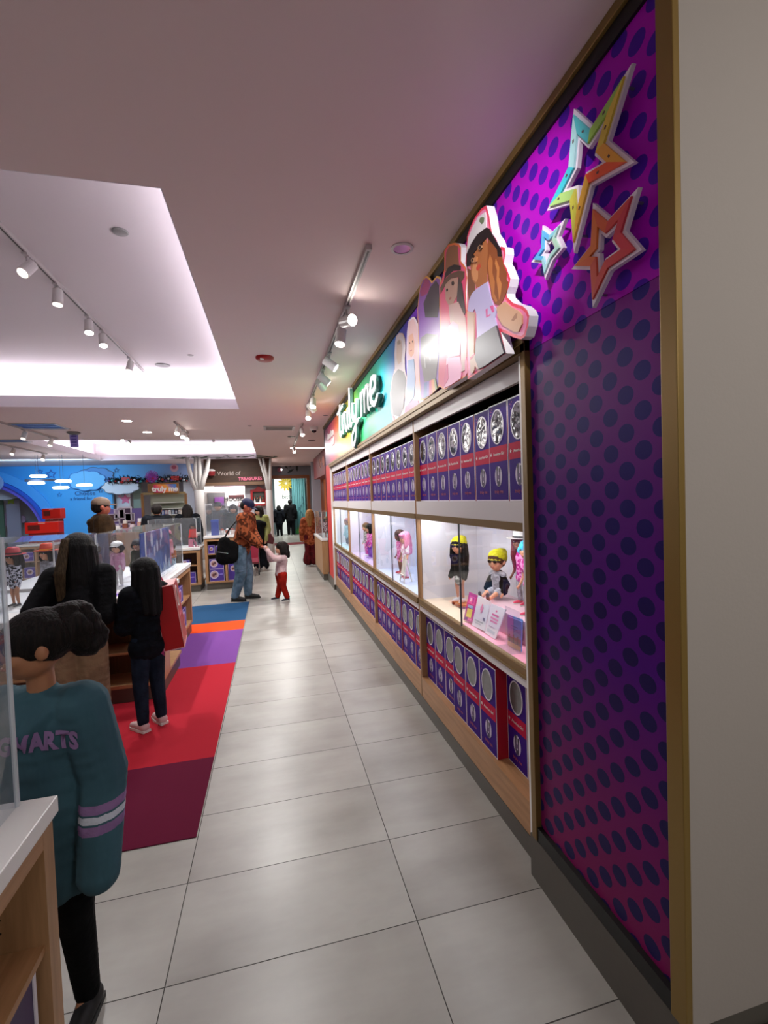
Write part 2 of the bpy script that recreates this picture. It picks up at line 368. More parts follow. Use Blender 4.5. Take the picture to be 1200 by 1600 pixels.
# ------------------------------------------------------------------ graphic wall beside the shelves
DOTS_UP = mat_dots('purple_dots_upper', [(0, '#a80cb4'), (1, '#b010bc')], 2.3, 3.15, '#4a18a0', '#4a18a0')
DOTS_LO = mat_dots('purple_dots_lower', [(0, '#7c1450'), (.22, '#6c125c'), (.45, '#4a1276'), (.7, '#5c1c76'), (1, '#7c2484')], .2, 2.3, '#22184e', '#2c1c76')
p = thing('graphic_panel', 'purple polka dot wall panel at the right end of the shelf wall, below the stars', 'wall panel', (1.10, 1.4, .25))
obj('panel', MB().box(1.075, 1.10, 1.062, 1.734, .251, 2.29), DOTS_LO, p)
obj('backing', MB().box(1.101, 1.2, 1.062, 1.734, .251, 2.29), BLACK, p)
def mat_rain2():
    n = NT('rainbow_print', .36); v, o = n.coords('Room')
    t = n.math('DIVIDE', n.math('SUBTRACT', o[1], 1.05), 8.45)
    c = n.ramp(t, [(0, '#a010b0'), (.20, '#a010b0'), (.25, '#7a1ac0'), (.31, '#2454d8'), (.36, '#0898b8'), (.42, '#08b094'), (.52, '#30bc68'), (.60, '#a8c81c'), (.69, '#dca818'), (.77, '#e45a2c'), (.84, '#c41c5c'), (.91, '#781850'), (1, '#5c1850')])
    u = n.math('DIVIDE', o[1], .03); w_ = n.math('DIVIDE', o[2], .045)
    a = n.math('MULTIPLY', n.math('ADD', u, w_), .5); b = n.math('MULTIPLY', n.math('SUBTRACT', u, w_), .5)
    da = n.math('SUBTRACT', a, n.math('ROUND', a)); db = n.math('SUBTRACT', b, n.math('ROUND', b))
    d = n.math('ADD', n.math('MULTIPLY', da, da), n.math('MULTIPLY', db, db))
    m = n.math('MULTIPLY', n.math('LESS_THAN', d, .05), n.math('LESS_THAN', o[2], 2.72))
    n.color(n.mix(n.math('MULTIPLY', m, .35), c, n.mix(1.0, c, hx('#707070'), 'MULTIPLY'))); return n.m
sgn = thing('sign_band', 'long rainbow printed sign band above the shelves, framed in gold under the ceiling', 'sign', (1.10, 5.5, 2.36))
obj('purple_section', MB().box(1.075, 1.10, 1.062, 1.77, 2.292, 3.06).box(1.075, 1.10, 1.77, 3.1, 2.362, 3.06), DOTS_UP, sgn)
obj('rainbow_section', MB().box(1.075, 1.10, 3.1, 9.22, 2.362, 3.06), mat_rain2(), sgn)
obj('backing', MB().box(1.121, 1.3, 1.062, 9.24, 2.363, 3.10), BLACK, sgn)
b = MB().box(1.065, 1.12, 1.05, 9.24, 3.061, 3.115).box(1.065, 1.12, 9.221, 9.25, .2, 3.115)
b.box(1.065, 1.12, 1.05, 1.0615, .2, 3.06).box(1.055, 1.12, 1.05, 1.734, .191, .25)
struct('trim_1', b, BLACK)
b = MB().box(1.05, 1.0715, .995, 1.05, 3.116, CEIL-.001).box(1.05, 1.12, 1.05, 9.3, 3.116, CEIL-.001).box(1.05, 1.0715, .995, 1.0495, .191, 3.116)
struct('trim_2', b, GOLD2, bev=.003)
FR0, FR1 = 1.735, 8.52
b = MB().box(1.05, 1.098, FR0, FR1, 2.291, 2.36).box(1.05, 1.10, FR0, FR0+.036, .191, 2.36)
b.box(1.044, 1.0505, FR0, FR1, 2.325, 2.347)
struct('trim_3', b, GOLD, bev=.002)
p = thing('red_end_panel', 'plain red wall panel at the far end of the shelves', 'wall panel', (1.10, 9.0, .19))
obj('panel', MB().box(1.075, 1.5, FR1+.002, 9.22, .191, 2.36), M('#c4221c', .45), p)
obj('end_board', MB().box(1.121, 1.65, 9.25, 9.3, .191, 3.10), M('#a8442a', .5), p)
# ------------------------------------------------------------------ four display cabinets
BAYS = [(1.80, 3.45), (3.45, 5.12), (5.12, 6.83), (6.83, 8.50)]
BN = ['nearest', 'second nearest', 'third nearest', 'farthest']
BACKS = ['#dcdbe6', '#d3def0', '#dad6ea', '#bfe0e8']; FLOORS = ['#f2dcc0', '#c8d6f0', '#c9b8ea', '#b8dcea']
CX0, CX1 = 1.10, 1.62
for k, (y0, y1) in enumerate(BAYS):
    cb = thing('display_cabinet', '%s of four white and gold shelf bays with a lit doll case' % BN[k], 'cabinet', (1.37, (y0+y1)/2, 0), group='shelf bays along the right wall')
    t = .012; a, c = y0+t/2, y1-t/2
    obj('side_panel', MB().box(CX0, CX1, a, a+.011, .101, 2.289), OAK, cb); obj('side_panel', MB().box(CX0, CX1, c-.011, c, .101, 2.289), OAK, cb)
    ys, ye = a+.011, c-.011
    obj('shelf', MB().box(CX0, CX1, ys, ye, 1.56, 1.66), WHITE, cb); obj('shelf', MB().box(CX0, CX1, ys, ye, .80, .875), WHITE, cb)
    obj('fascia', MB().box(CX0, CX0+.02, ys, ye, 2.20, 2.289), WHITE, cb); obj('top', MB().box(CX0+.021, CX1, ys, ye, 2.27, 2.289), M('#181412', .7), cb)
    if k == 0: obj('end_stile', MB().box(1.062, 1.13, FR0+.0362, y0+.003, .101, 2.289), WHITEG, cb)
    if k == 3: obj('end_stile', MB().box(1.068, CX0+.03, y1-.006, y1+.019, .101, 2.289), WHITEG, cb)
    obj('base', MB().box(CX0, CX1, ys, ye, .105, .262), OAKY, cb)
    obj('kickboard', MB().box(CX0+.0, CX1, y0, y1, 0, .1), KICK, cb)
    for q in ((1.66, 2.27), (.262, .80)): obj('back_panel', MB().box(1.50, 1.51, ys, ye, *q), M('#120d0c', .7), cb)
    obj('case_back', MB().box(1.60, 1.61, ys, ye, .876, 1.56), M(BACKS[k], .5), cb)
    obj('case_floor', MB().box(CX0+.02, 1.60, ys, ye, .876, .884), M(FLOORS[k], .35), cb)
    if k == 0:
        obj('pink_mat', MB().box(CX0+.03, 1.50, ys, y0+.88, .8845, .888), M('#ee9db4', .4), cb)
        obj('grey_backdrop', MB().box(1.590, 1.598, ys+.001, y0+.98, .9, 1.55), M('#b7b5c4', .5), cb)
    for q in ((ye-.008, ye), (ys, ys+.008)): obj('case_side', MB().box(CX0+.03, 1.60, *q, .884, 1.56), M('#e2e0e8', .5), cb)
    tr = MB().box(CX0-.006, CX0+.028, ys, ye, .848, .892).box(CX0-.012, CX0+.002, ys, ye, .845, .857).box(CX0-.006, CX0+.028, ys, ye, 1.522, 1.562)
    obj('door_track', tr, GOLD, cb)
    ym = (y0+y1)/2-.03
    g = obj('glass_door', MB().box(CX0+.002, CX0+.007, ys, ym+.02, .892, 1.522), GLASS, cb)
    obj('door_edge', MB().box(CX0-.001, CX0+.009, ym+.014, ym+.022, .892, 1.522), M('#2a2c2c', .3) if k < 1 else M('#4c585c', .3), g)
    g = obj('glass_door', MB().box(CX0+.012, CX0+.017, ym-.02, ye, .892, 1.522), GLASS, cb)
    l = obj('led_strip', MB().box(CX0+.05, CX0+.075, ys+.03, ye-.03, 1.548, 1.558), M('#f4f6ff', .5, emit=5), cb)
    lamp('case_lamp', 'AREA', (CX0+.12, (y0+y1)/2, 1.543), [3.0, 3.6, 3.6, 3.6][k], col=(.95, .96, 1), size=.06, sy=y1-y0-.15)
# ------------------------------------------------------------------ doll boxes
PURP = M('#3a127c', .55, spec=.1); REDB = M('#b01228', .4); BANDR = M('#bc1640', .55, spec=.1); EDGEW = M('#ebe6ee', .4); REDTOP = M('#9a0c22', .4)
BW, BH, BD = .1965, .492, .13
def film_mat():
    n = NT('window_film', .12); v, o = n.coords('Object'); inf = n.node('ShaderNodeObjectInfo')
    add = n.node('ShaderNodeVectorMath', operation='ADD'); n.nt.links.new(v, add.inputs[0])
    cx = n.node('ShaderNodeCombineXYZ'); [n.put(cx.inputs[i], n.math('MULTIPLY', inf.outputs['Random'], 37.0)) for i in range(3)]
    n.nt.links.new(cx.outputs[0], add.inputs[1])
    f = n.noise(add.outputs[0], 26, 2, .5); n.color(n.ramp(f, [(0, '#221d22'), (.52, '#2c282c'), (.58, '#5c5a5e'), (.64, '#b9b9bd'), (.72, '#3a383b')]))  # pale blotches put reflections into the colour of the dark film
    n.bump(n.noise(add.outputs[0], 9, 2), .6, .02); return n.m
FILM = film_mat(); FILM2 = M('#625f5f', .22, bump=.5, bscale=14)
proto = {}
def doll_box_parts(t, film):
    """a box in local coordinates: front face at x=0 looking to -x, width along y, standing on z=0"""
    key = film.name
    if key in proto:
        for ch in proto[key].children: copy_tree(ch, t)
        return
    proto[key] = t
    e = .0065
    c = MB().box(0, BD, -BW/2, BW/2, 0, BH, 0, mm={4: 2, 2: 0, 3: 0, 1: 3})
    obj('carton', c, [REDB, PURP, EDGEW, REDTOP], t, local=True)
    f = MB().box(-.0015, 0, -BW/2+e, BW/2-e, e, BH-e, 0); f.box(-.0022, -.0015, -BW/2+e, BW/2-e, .200, .278, 1)
    rg = ell(.0, .375, .066, .088); f.ring(rg, ell(.0, .375, .060, .082), 'x', -.005, -.0015, 2)
    for (sy, sz) in ((.06, .455), (.066, .44), (.055, .468), (.07, .46)): f.box(-.0022, -.0015, sy, sy+.004, sz, sz+.005, 3)
    fr = obj('front_print', f, [PURP, BANDR, M('#e4dde6', .4), M('#c02a8a', .4)], t, local=True)
    obj('oval_window', MB().prism(ell(.0, .375, .060, .082), 'x', -.003, -.0014), film, t, local=True)
    d = MB().prism(ell(.0, .125, .036, .052, 20), 'x', -.0030, -.0015, 0)
    for (yy, z0, z1, wd, m) in ((.012, .09, .165, .012, 1), (-.012, .085, .15, .010, 1), (.012, .155, .175, .016, 2), (-.013, .148, .166, .014, 2), (0, .075, .1, .024, 1), (.0, .11, .13, .03, 3)):
        d.box(-.0036, -.0031, yy-wd/2, yy+wd/2, z0, z1, m)
    obj('portrait_label', d, [M('#cfc3d8', .5), M('#3a2c4c', .5), M('#2a1c2c', .5), M('#7a5a8c', .5)], t, local=True)
    s = MB(); st = [((.074+(.011 if i % 2 == 0 else .005)*math.cos(PI/2+PI*i/5)), (.239+(.011 if i % 2 == 0 else .005)*math.sin(PI/2+PI*i/5))) for i in range(10)]
    s.prism(st, 'x', -.0032, -.0022); obj('star_logo', s, WHITE, t, local=True)
    text('lettering', 'American Girl', .0215, WHITEG, t, (-.0030, -.008, .238), AX_X, .0004, sx=.92, local=True)
    text('series_name', 'truly me', .026, M('#a03a5c', .4), t, (-.0025, 0, .048), AX_X, .0003, bold=.0004, local=True)
def doll_box(k, row, i, n, y, xf, z):
    side = ['first', 'second', 'third', 'fourth', 'fifth', 'sixth', 'seventh', 'eighth'][i]
    t = thing('doll_box', 'purple doll box, %s from the near end, %s row of the %s bay' % (side, row, BN[k]), 'box', (xf, y, z), 0, 'doll boxes in the %s row' % row)
    doll_box_parts(t, FILM if row == 'upper' else FILM2)
for k, (y0, y1) in enumerate(BAYS):
    n = 8; a = y0+.018; pit = (y1-y0-.036)/n
    for i in range(n):
        y = a+pit*(i+.5)
        dx = random.uniform(0, .004)
        if k == 0 and i >= 2: dx += .012
        doll_box(k, 'upper', i, n, y, 1.122+dx, 1.6606)
        if k == 0: dx = [.062, .062, .0, .0, .0, .022, .022, .022][i]
        else: dx = random.choice((.0, .004, .012, .008))
        doll_box(k, 'lower', i, n, y, 1.125+dx, .2626)
# ------------------------------------------------------------------ cut-out figures standing on the sign band
def wallpts(pts, ox, oy, s, x): return [(lambda q: (q.y, q.z))(at(ox+u/s, oy+v/s, x=x)) for u, v in pts]
GL = .34
def cutout(label, outline, layers, ox, oy, s, xf=1.0, xb=1.03, rims=(('#e0405a', 0), ('#e884b0', .012)), board='#f2eef2'):
    pts = wallpts(outline, ox, oy, s, xf); cy = sum(p[0] for p in pts)/len(pts); cz = min(p[1] for p in pts)
    t = thing('cutout_figure', label, 'cutout', (xb, cy, cz), group='printed cut-out figures on the sign band')
    obj('board', MB().prism(pts, 'x', xf, xb), M(board, .35, emit=.0), t)
    obj('standoff', MB().box(xb, 1.0745, cy-.04, cy+.04, cz+.12, cz+.2), BLACK, t)
    mats = []; b = MB(); k = 0
    for h, ins in rims:
        q = offset_poly(pts, -ins) if ins else pts
        b.prism(q, 'x', xf-.0004*(k+1), xf-.0004*k-.0001, k); mats.append(M(h, GL, spec=.25)); k += 1
    for h, poly in layers:
        q = wallpts(poly, ox, oy, s, xf)
        b.prism(q, 'x', xf-.0004*(k+1), xf-.0004*(len(rims))-.0001, k); mats.append(M(h, GL, spec=.25)); k += 1
    obj('printed_figure', b, mats, t); return t
cutout('glossy cut-out girl with a white cap and auburn curls on the sign',
 [(330, 60), (290, 85), (240, 150), (190, 250), (165, 330), (158, 470), (150, 560), (165, 600), (168, 700), (165, 900), (160, 1100), (165, 1400), (170, 1560), (340, 1445), (500, 1335), (470, 1215), (455, 1150), (500, 1165), (560, 1195), (630, 1215), (665, 1190), (690, 1100), (700, 1010), (680, 960), (640, 925), (600, 915), (560, 900), (508, 850), (505, 820), (525, 760), (538, 690), (515, 630), (500, 590), (480, 560), (495, 480), (490, 425), (460, 415), (440, 425), (420, 360), (380, 300), (370, 250), (355, 150)],
 [('#7a4a30', [(170, 600), (205, 620), (235, 740), (240, 800), (215, 880), (185, 920), (172, 800)]),
  ('#a8663c', [(220, 480), (195, 580), (205, 690), (240, 742), (245, 775), (345, 720), (340, 660), (350, 560), (350, 420), (330, 340), (290, 390)]),
  ('#c98a5c', [(222, 560), (206, 640), (222, 700), (245, 722), (262, 690), (262, 600), (245, 545)]),
  ('#c04838', [(246, 600), (258, 575), (280, 560), (284, 590), (266, 622), (250, 622)]),
  ('#2e1a14', [(272, 405), (286, 375), (300, 380), (302, 410), (290, 440), (276, 435)]),
  ('#2e1a14', [(212, 505), (222, 485), (232, 495), (230, 530), (216, 545)]),
  ('#8a4a28', [(345, 330), (380, 340), (430, 420), (470, 480), (478, 560), (510, 640), (508, 700), (522, 720), (512, 800), (480, 880), (450, 922), (410, 910), (380, 850), (370, 760), (350, 690), (340, 600), (350, 450)]),
  ('#b8703c', [(368, 480), (392, 540), (388, 640), (410, 720), (405, 820), (432, 880), (420, 900), (390, 850), (372, 740), (358, 640), (350, 560)]),
  ('#c07a44', [(420, 520), (450, 600), (446, 680), (470, 740), (462, 820), (448, 880), (440, 800), (425, 700), (430, 620), (412, 560)]),
  ('#1c1618', [(338, 250), (260, 310), (205, 400), (168, 480), (165, 590), (196, 580), (222, 480), (290, 395), (345, 335), (400, 400), (430, 440), (436, 500), (470, 500), (462, 440), (410, 350), (358, 260)]),
  ('#d6d0d4', [(328, 118), (270, 160), (220, 250), (180, 350), (166, 478), (200, 400), (260, 310), (338, 252), (334, 150)]),
  ('#6a7a5c', [(285, 170), (310, 160), (322, 170), (318, 205), (300, 225), (278, 200)]),
  ('#b8aed8', [(245, 790), (300, 750), (348, 720), (375, 850), (400, 920), (430, 960), (415, 1030), (430, 1095), (258, 1205), (255, 1000), (240, 950), (215, 990), (178, 965), (190, 880), (215, 820)]),
  ('#d04a90', [(335, 955), (352, 950), (350, 1010), (375, 995), (378, 1008), (340, 1030)]),
  ('#d04a90', [(372, 930), (400, 920), (410, 975), (392, 985), (380, 950)]),
  ('#c89878', [(430, 940), (500, 890), (560, 940), (620, 970), (650, 1010), (650, 1080), (620, 1150), (580, 1150), (480, 1090), (440, 1020)]),
  ('#a06c50', [(590, 1000), (612, 985), (608, 1030), (575, 1060), (560, 1050)]),
  ('#c4a08c', [(178, 975), (240, 985), (236, 1330), (262, 1400), (278, 1470), (262, 1472), (245, 1440), (236, 1485), (222, 1508), (205, 1500), (200, 1400), (180, 1150)]),
  ('#c83c5c', [(204, 1370), (240, 1335), (244, 1350), (206, 1395)]),
  ('#9a7458', [(268, 425), (284, 402), (302, 405), (304, 428), (290, 446), (274, 444)]), ('#2a1812', [(278, 425), (286, 408), (298, 412), (296, 436), (284, 442)]), ('#9a7458', [(212, 535), (222, 512), (234, 520), (232, 548), (218, 556)]), ('#2a1812', [(218, 535), (226, 518), (233, 526), (229, 546)]),
  ('#b87c52', [(238, 520), (250, 500), (262, 505), (256, 545), (240, 556)]),
  ('#4e4a52', [(260, 1207), (430, 1095), (500, 1330), (340, 1440), (282, 1470), (248, 1380), (252, 1280)])],
 700, 310, 5.514, xf=.985, xb=1.025)
cutout('glossy cut-out girl in a tan hat and pink dress on the sign',
 [(395, -60), (440, -130), (510, -150), (560, -140), (585, -100), (585, 60), (640, 130), (655, 250), (640, 400), (650, 600), (665, 760), (690, 1100), (700, 1330), (590, 1400), (400, 1520), (330, 1480), (330, 1300), (350, 900), (340, 520), (340, 330), (370, 260), (395, 150)],
 [('#8c5c3c', [(405, 180), (420, -40), (450, -105), (505, -125), (550, -110), (560, 60), (570, 120), (480, 130)]),
  ('#1d1714', [(405, 200), (440, 130), (510, 95), (585, 110), (585, 160), (500, 170), (420, 240), (390, 290)]),
  ('#5c4030', [(355, 430), (350, 360), (400, 270), (470, 200), (560, 165), (625, 175), (625, 240), (590, 300), (560, 240), (470, 260), (410, 330)]),
  ('#b08878', [(405, 330), (470, 262), (545, 245), (560, 300), (545, 450), (500, 540), (450, 560), (415, 500)]),
  ('#3a3030', [(560, 240), (600, 320), (620, 480), (640, 640), (590, 800), (560, 640), (540, 500)]),
  ('#281c1c', [(480, 300), (500, 280), (515, 310), (500, 340), (484, 330)]),
  ('#281c1c', [(420, 385), (432, 366), (442, 380), (436, 402), (424, 404)]), ('#a85c58', [(450, 480), (475, 465), (480, 480), (458, 498)]),
  ('#c8a09c', [(450, 560), (560, 520), (640, 700), (660, 900), (650, 1290), (590, 1320), (590, 1000), (540, 800), (470, 760)]),
  ('#d8a0b8', [(450, 800), (500, 740), (560, 780), (590, 960), (580, 1130), (440, 1160)]),
  ('#f0a8cc', [(430, 1160), (580, 1140), (600, 1260), (590, 1390), (470, 1470), (400, 1500), (420, 1320)]),
  ('#e05890', [(655, 1150), (685, 1300), (640, 1370), (640, 1200)]),
  ('#d84880', [(425, 1240), (445, 1230), (450, 1400), (405, 1480), (400, 1400)])],
 640, 400, 7.275, xf=1.005, xb=1.04, rims=(('#e87838', 0), ('#e0507a', .01)))
cutout('glossy cut-out girl with a pink bow and rainbow skirt on the sign',
 [(120, 340), (150, 260), (190, 225), (230, 250), (255, 290), (310, 225), (350, 240), (352, 330), (345, 520), (355, 900), (345, 1300), (335, 1490), (250, 1580), (160, 1640), (130, 1640), (110, 1400), (100, 1100), (95, 800), (90, 600), (105, 430)],
 [('#a8487c', [(150, 330), (175, 260), (215, 262), (235, 330), (210, 420), (165, 450), (130, 460), (120, 400)]),
  ('#3a3440', [(240, 350), (300, 280), (335, 330), (340, 560), (320, 700), (180, 700), (160, 540), (200, 440)]),
  ('#6c6468', [(130, 930), (200, 880), (330, 900), (335, 1100), (300, 1400), (170, 1430), (130, 1200)]),
  ('#9c9a9c', [(205, 1080), (225, 1070), (245, 1190), (235, 1200)]), ('#b8b6b8', [(170, 1150), (182, 1160), (186, 1280), (174, 1260)]),
  ('#4a62a8', [(170, 1440), (205, 1430), (200, 1600), (160, 1625)]), ('#7a6ac0', [(205, 1430), (230, 1420), (228, 1588), (200, 1600)]),
  ('#d85878', [(230, 1420), (255, 1410), (262, 1562), (228, 1588)]), ('#e89860', [(255, 1410), (285, 1400), (300, 1530), (262, 1562)]),
  ('#8c9a6c', [(285, 1400), (300, 1396), (322, 1510), (300, 1530)])],
 640, 400, 7.275, xf=1.047, xb=1.053, rims=(('#e8b050', 0), ('#8a5ab0', .012)))
cutout('glossy cut-out girl with pale pink hair and light blue top',
 [(340, 190), (380, 150), (415, 130), (440, 160), (470, 230), (500, 500), (500, 800), (540, 1000), (560, 1200), (560, 1360), (300, 1540), (260, 1560), (300, 1200), (320, 900), (310, 600), (320, 350)],
 [('#e8c4c8', [(345, 210), (410, 160), (450, 260), (490, 560), (500, 900), (490, 1300), (440, 1380), (430, 900), (400, 500), (350, 400)]),
  ('#e8b49c', [(345, 400), (400, 360), (425, 480), (420, 640), (380, 700), (345, 640)]), ('#4a3430', [(352, 490), (362, 482), (366, 505), (354, 512)]), ('#4a3430', [(392, 470), (404, 462), (408, 488), (396, 492)]), ('#c06870', [(366, 600), (390, 592), (388, 608), (370, 614)]), ('#9cb4d8', [(340, 740), (420, 720), (440, 1000), (420, 1250), (350, 1340), (320, 1100)]),
  ('#d888b0', [(300, 1390), (400, 1290), (480, 1300), (500, 1390), (350, 1500), (290, 1530)])],
 600, 480, 8.89, xf=1.0585, xb=1.064, rims=(('#f0e4ea', 0), ('#e8d0dc', .012)))
cutout('glossy cut-out girl with white hair and grey dress beside the big lettering',
 [(170, 400), (210, 355), (260, 360), (290, 430), (300, 560), (290, 700), (290, 860), (320, 1000), (310, 1150), (280, 1300), (270, 1500), (215, 1580), (130, 1600), (95, 1420), (85, 1200), (110, 1000), (150, 850), (145, 650), (155, 480)],
 [('#e8d4c8', [(180, 480), (210, 440), (245, 470), (255, 600), (240, 760), (200, 800), (175, 700)]), ('#b8a898', [(185, 480), (215, 458), (235, 500), (215, 520), (190, 520)]),
  ('#8c8a90', [(130, 950), (200, 860), (280, 900), (310, 1020), (290, 1180), (270, 1400), (220, 1520), (130, 1500), (100, 1300), (100, 1150)]),
  ('#e08898', [(125, 1500), (150, 1520), (155, 1600), (135, 1610)])],
 600, 480, 8.89, xf=1.0695, xb=1.073, rims=(('#f0d8d0', 0), ('#ece4e8', .012)))
# ------------------------------------------------------------------ stars
def star(label, outer, ox, oy, s, wd, cols, xf=1.03):
    o_ = wallpts(outer, ox, oy, s, xf); cy = sum(p[0] for p in o_)/10; cz = sum(p[1] for p in o_)/10
    inn = offset_poly(o_, -wd); plate = offset_poly(o_, .010); pin = offset_poly(o_, -wd-.010)
    t = thing('wall_star', label, 'star', (1.06, cy, cz), group='star ornaments on the purple panel')
    obj('acrylic_plate', MB().ring(plate, pin, 'x', xf+.002, xf+.016), M('#e4d4e6', .25), t)
    ms = [M(c, .4) for c in cols]
    obj('painted_star', MB().ring(o_, inn, 'x', xf-.006, xf+.0015, ms=list(range(len(cols)))), ms, t)
    b = MB()
    for i in range(10):
        a, c = Vector(offset_poly(o_, -wd*.5)[i]), Vector(offset_poly(o_, -wd*.5)[(i+1) % 10]); n = int((c-a).length/.022)
        for k in range(1, n):
            if (i*3+k) % 3: continue
            p = a.lerp(c, k/n); d = (c-a).normalized()*.005; q = Vector((-d.y, d.x))*.7*(wd/.03)
            b.prism([tuple(p-d-q), tuple(p+d-q), tuple(p+d+q), tuple(p-d+q)], 'x', xf-.0068, xf-.0061)
    if b.f: obj('painted_dashes', b, M('#5a3a3c', .5), t)
    for i in (0, 4, 6): obj('peg', MB().cyl((xf+.016, o_[i][0]*.9+cy*.1, o_[i][1]*.9+cz*.1), (1.0745, o_[i][0]*.9+cy*.1, o_[i][1]*.9+cz*.1), .004, n=8), STEEL, t)
star('largest star, outlined in yellow, orange, green and blue stripes on the purple panel',
     [(598, 150), (478, 548), (608, 660), (388, 785), (296, 1140), (275, 888), (150, 925), (268, 690), (296, 378), (396, 468)], 820, 80, 3.808, .030,
     ['#d8b840', '#e09a30', '#e8542c', '#d8a038', '#c8c048', '#a8cc78', '#3cb8cc', '#a8d4dc', '#50b8c4', '#98c050'])
star('red and orange outlined star below the largest star', [(643, 862), (578, 1080), (662, 1180), (500, 1290), (410, 1478), (398, 1280), (305, 1278), (400, 1160), (412, 940), (500, 1015)], 820, 80, 3.808, .027,
     ['#c02c40', '#c8283c', '#c83038', '#c83c34', '#cc4a30', '#d8602c', '#d8702c', '#d8702c', '#d0582c', '#c83c38'])
star('small pale blue outlined star beside the white capped figure', [(212, 1038), (185, 1110), (212, 1168), (160, 1230), (122, 1325), (108, 1245), (58, 1240), (105, 1172), (110, 1065), (152, 1098)], 820, 80, 3.808, .014,
     ['#a0c8c4', '#a8ccb8', '#9cc8c0', '#a8d0d4', '#98c8d8', '#50a8d4', '#48a4d8', '#60aedc', '#58a8dc', '#7cbcd0'])
# ------------------------------------------------------------------ lettering on the sign band
def strokes(name, label, lines, y0, z0, sy, sz, r, xf, parent=None):
    """handwritten letters as rounded strokes; u runs to the reader's right, which is -y"""
    t = parent or thing(name, label, 'lettering', (1.07, y0-sy*2, z0))
    w_, s_ = MB(), MB()
    for ln in lines:
        P = []
        for i in range(len(ln)-1):   # smooth the polyline
            a = ln[max(i-1, 0)]; b_ = ln[i]; c = ln[i+1]; d = ln[min(i+2, len(ln)-1)]
            for k in range(4):
                q = k/4; P.append(tuple(.5*((2*b_[j])+(-a[j]+c[j])*q+(2*a[j]-5*b_[j]+4*c[j]-d[j])*q*q+(-a[j]+3*b_[j]-3*c[j]+d[j])*q**3) for j in (0, 1)))
        P.append(ln[-1])
        w_.tube([(xf, y0-u*sy, z0+v*sz) for u, v in P], r, n=8)
        s_.tube([(xf+.012, y0-u*sy-.018, z0+v*sz-.012) for u, v in P], r*1.05, n=6)  # dark offset copy: letter outline and a drop shadow built into the shape
    obj('white_strokes', w_, M('#f4f2f4', .3, emit=.25), t); obj('outline_drop_shadow', s_, M('#2a5c50', .5), t); return t
T = [[(0, 1.25), (.5, 1.3), (1.15, 1.35)], [(.6, 1.55), (.5, .9), (.45, .2), (.6, 0), (.8, .15)],
     [(1.0, .9), (1.02, .3), (1.0, 0)], [(1.02, .5), (1.15, .85), (1.4, .9)],
     [(1.55, .9), (1.5, .3), (1.65, 0), (1.9, .2), (1.98, .9), (1.95, .2), (2.1, 0)],
     [(2.35, 1.7), (2.3, .9), (2.3, .2), (2.45, 0), (2.55, .1)],
     [(2.75, .9), (2.75, .35), (2.95, .1), (3.2, .4), (3.25, .9), (3.2, .2), (3.05, -.6), (2.7, -.9), (2.5, -.65), (2.8, -.3), (3.5, 0)],
     [(3.9, .9), (3.9, 0)], [(3.9, .5), (4.1, .88), (4.28, .7), (4.28, 0)], [(4.28, .5), (4.5, .9), (4.68, .7), (4.68, .1), (4.8, 0)],
     [(4.95, .45), (5.4, .55), (5.35, .85), (5.1, .92), (4.93, .5), (5.05, .1), (5.35, 0), (5.6, .2)]]
strokes('sign_lettering', 'big white handwritten truly me lettering on the rainbow sign', T, 6.95, 2.62, .48, .29, .027, 1.031)
p = thing('small_lettering', 'small white two-line lettering at the red far part of the sign', 'lettering', (1.07, 8.2, 2.7))
text('first_line', 'American', .17, WHITEG, p, (1.068, 8.25, 2.86), AX_X, .006, bold=.006, sx=1.25)
text('second_line', 'Girl', .17, WHITEG, p, (1.068, 8.0, 2.70), AX_X, .006, bold=.006, sx=1.3)
# ------------------------------------------------------------------ ceiling fixtures
TRK = M('#b8b2b0', .4); HEAD = M('#d6d2d0', .35)
def track(label, x, y0, y1, z, heads, slot=None):
    """a straight track with lamp heads; heads are (y, aim point, lit)"""
    t = thing('track_light', label, 'track light', (x, (y0+y1)/2, z), group='ceiling track lights')
    obj('rail', MB().box(x-.017, x+.017, y0, y1, z-.03, z-.0005), TRK, t)
    obj('rail_slot', MB().box(x-.006, x+.006, y0+.02, y1-.02, z-.031, z-.0301), M('#3a3432', .5), t)
    for (y, aim, lit) in heads:
        base = Vector((x, y, z-.13)); d = (Vector(aim)-base).normalized()
        h = obj('lamp_head', MB().cyl(base-d*.06, base+d*.075, .040, .043, n=20), HEAD, t, smooth=False)
        obj('stem', MB().cyl((x, y, z-.031), (x, y, z-.11), .010, n=10).box(x-.02, x+.02, y-.05, y+.05, z-.045, z-.031), TRK, h)
        obj('lens', MB().cyl(base+d*.0755, base+d*.078, .036, n=20), LAMPW2 if lit else M('#fff4e6', .4, emit=2), h)
track('ceiling track of bright spots nearest the rainbow sign', .6, 2.6, 7.35, CEIL, [(3.41, (1.08, 2.2, 2.75), 1), (3.73, (.2, 3.2, 1.0), 1), (4.49, (1.08, 4.4, 2.65), 1), (5.05, (1.08, 5.2, 2.65), 1), (5.32, (1.08, 6, 2.65), 1), (6.31, (.3, 5.0, .5), 1), (6.64, (1.08, 7, 2.6), 1), (7.2, (.4, 5.5, .5), 1)])
track('long ceiling track inside the large ceiling cove', -1.74, 2.6, 7.4, 3.68, [(4.1, (-2.6, 2.2, 1), 0), (4.6, (-1.75, 4.2, 1), 0), (5.3, (-1.55, 4.6, 1), 1), (5.7, (-1.4, 4.9, 1), 1), (6.7, (-2.2, 6.0, 1.0), 0)])
track('short three-lamp ceiling track left of the red ceiling disc', -1.58, 8.6, 9.9, CEIL, [(8.85, (-1.9, 7, .5), 1), (9.35, (-1.5, 7, .5), 1), (9.8, (-1.3, 6, .5), 1)])
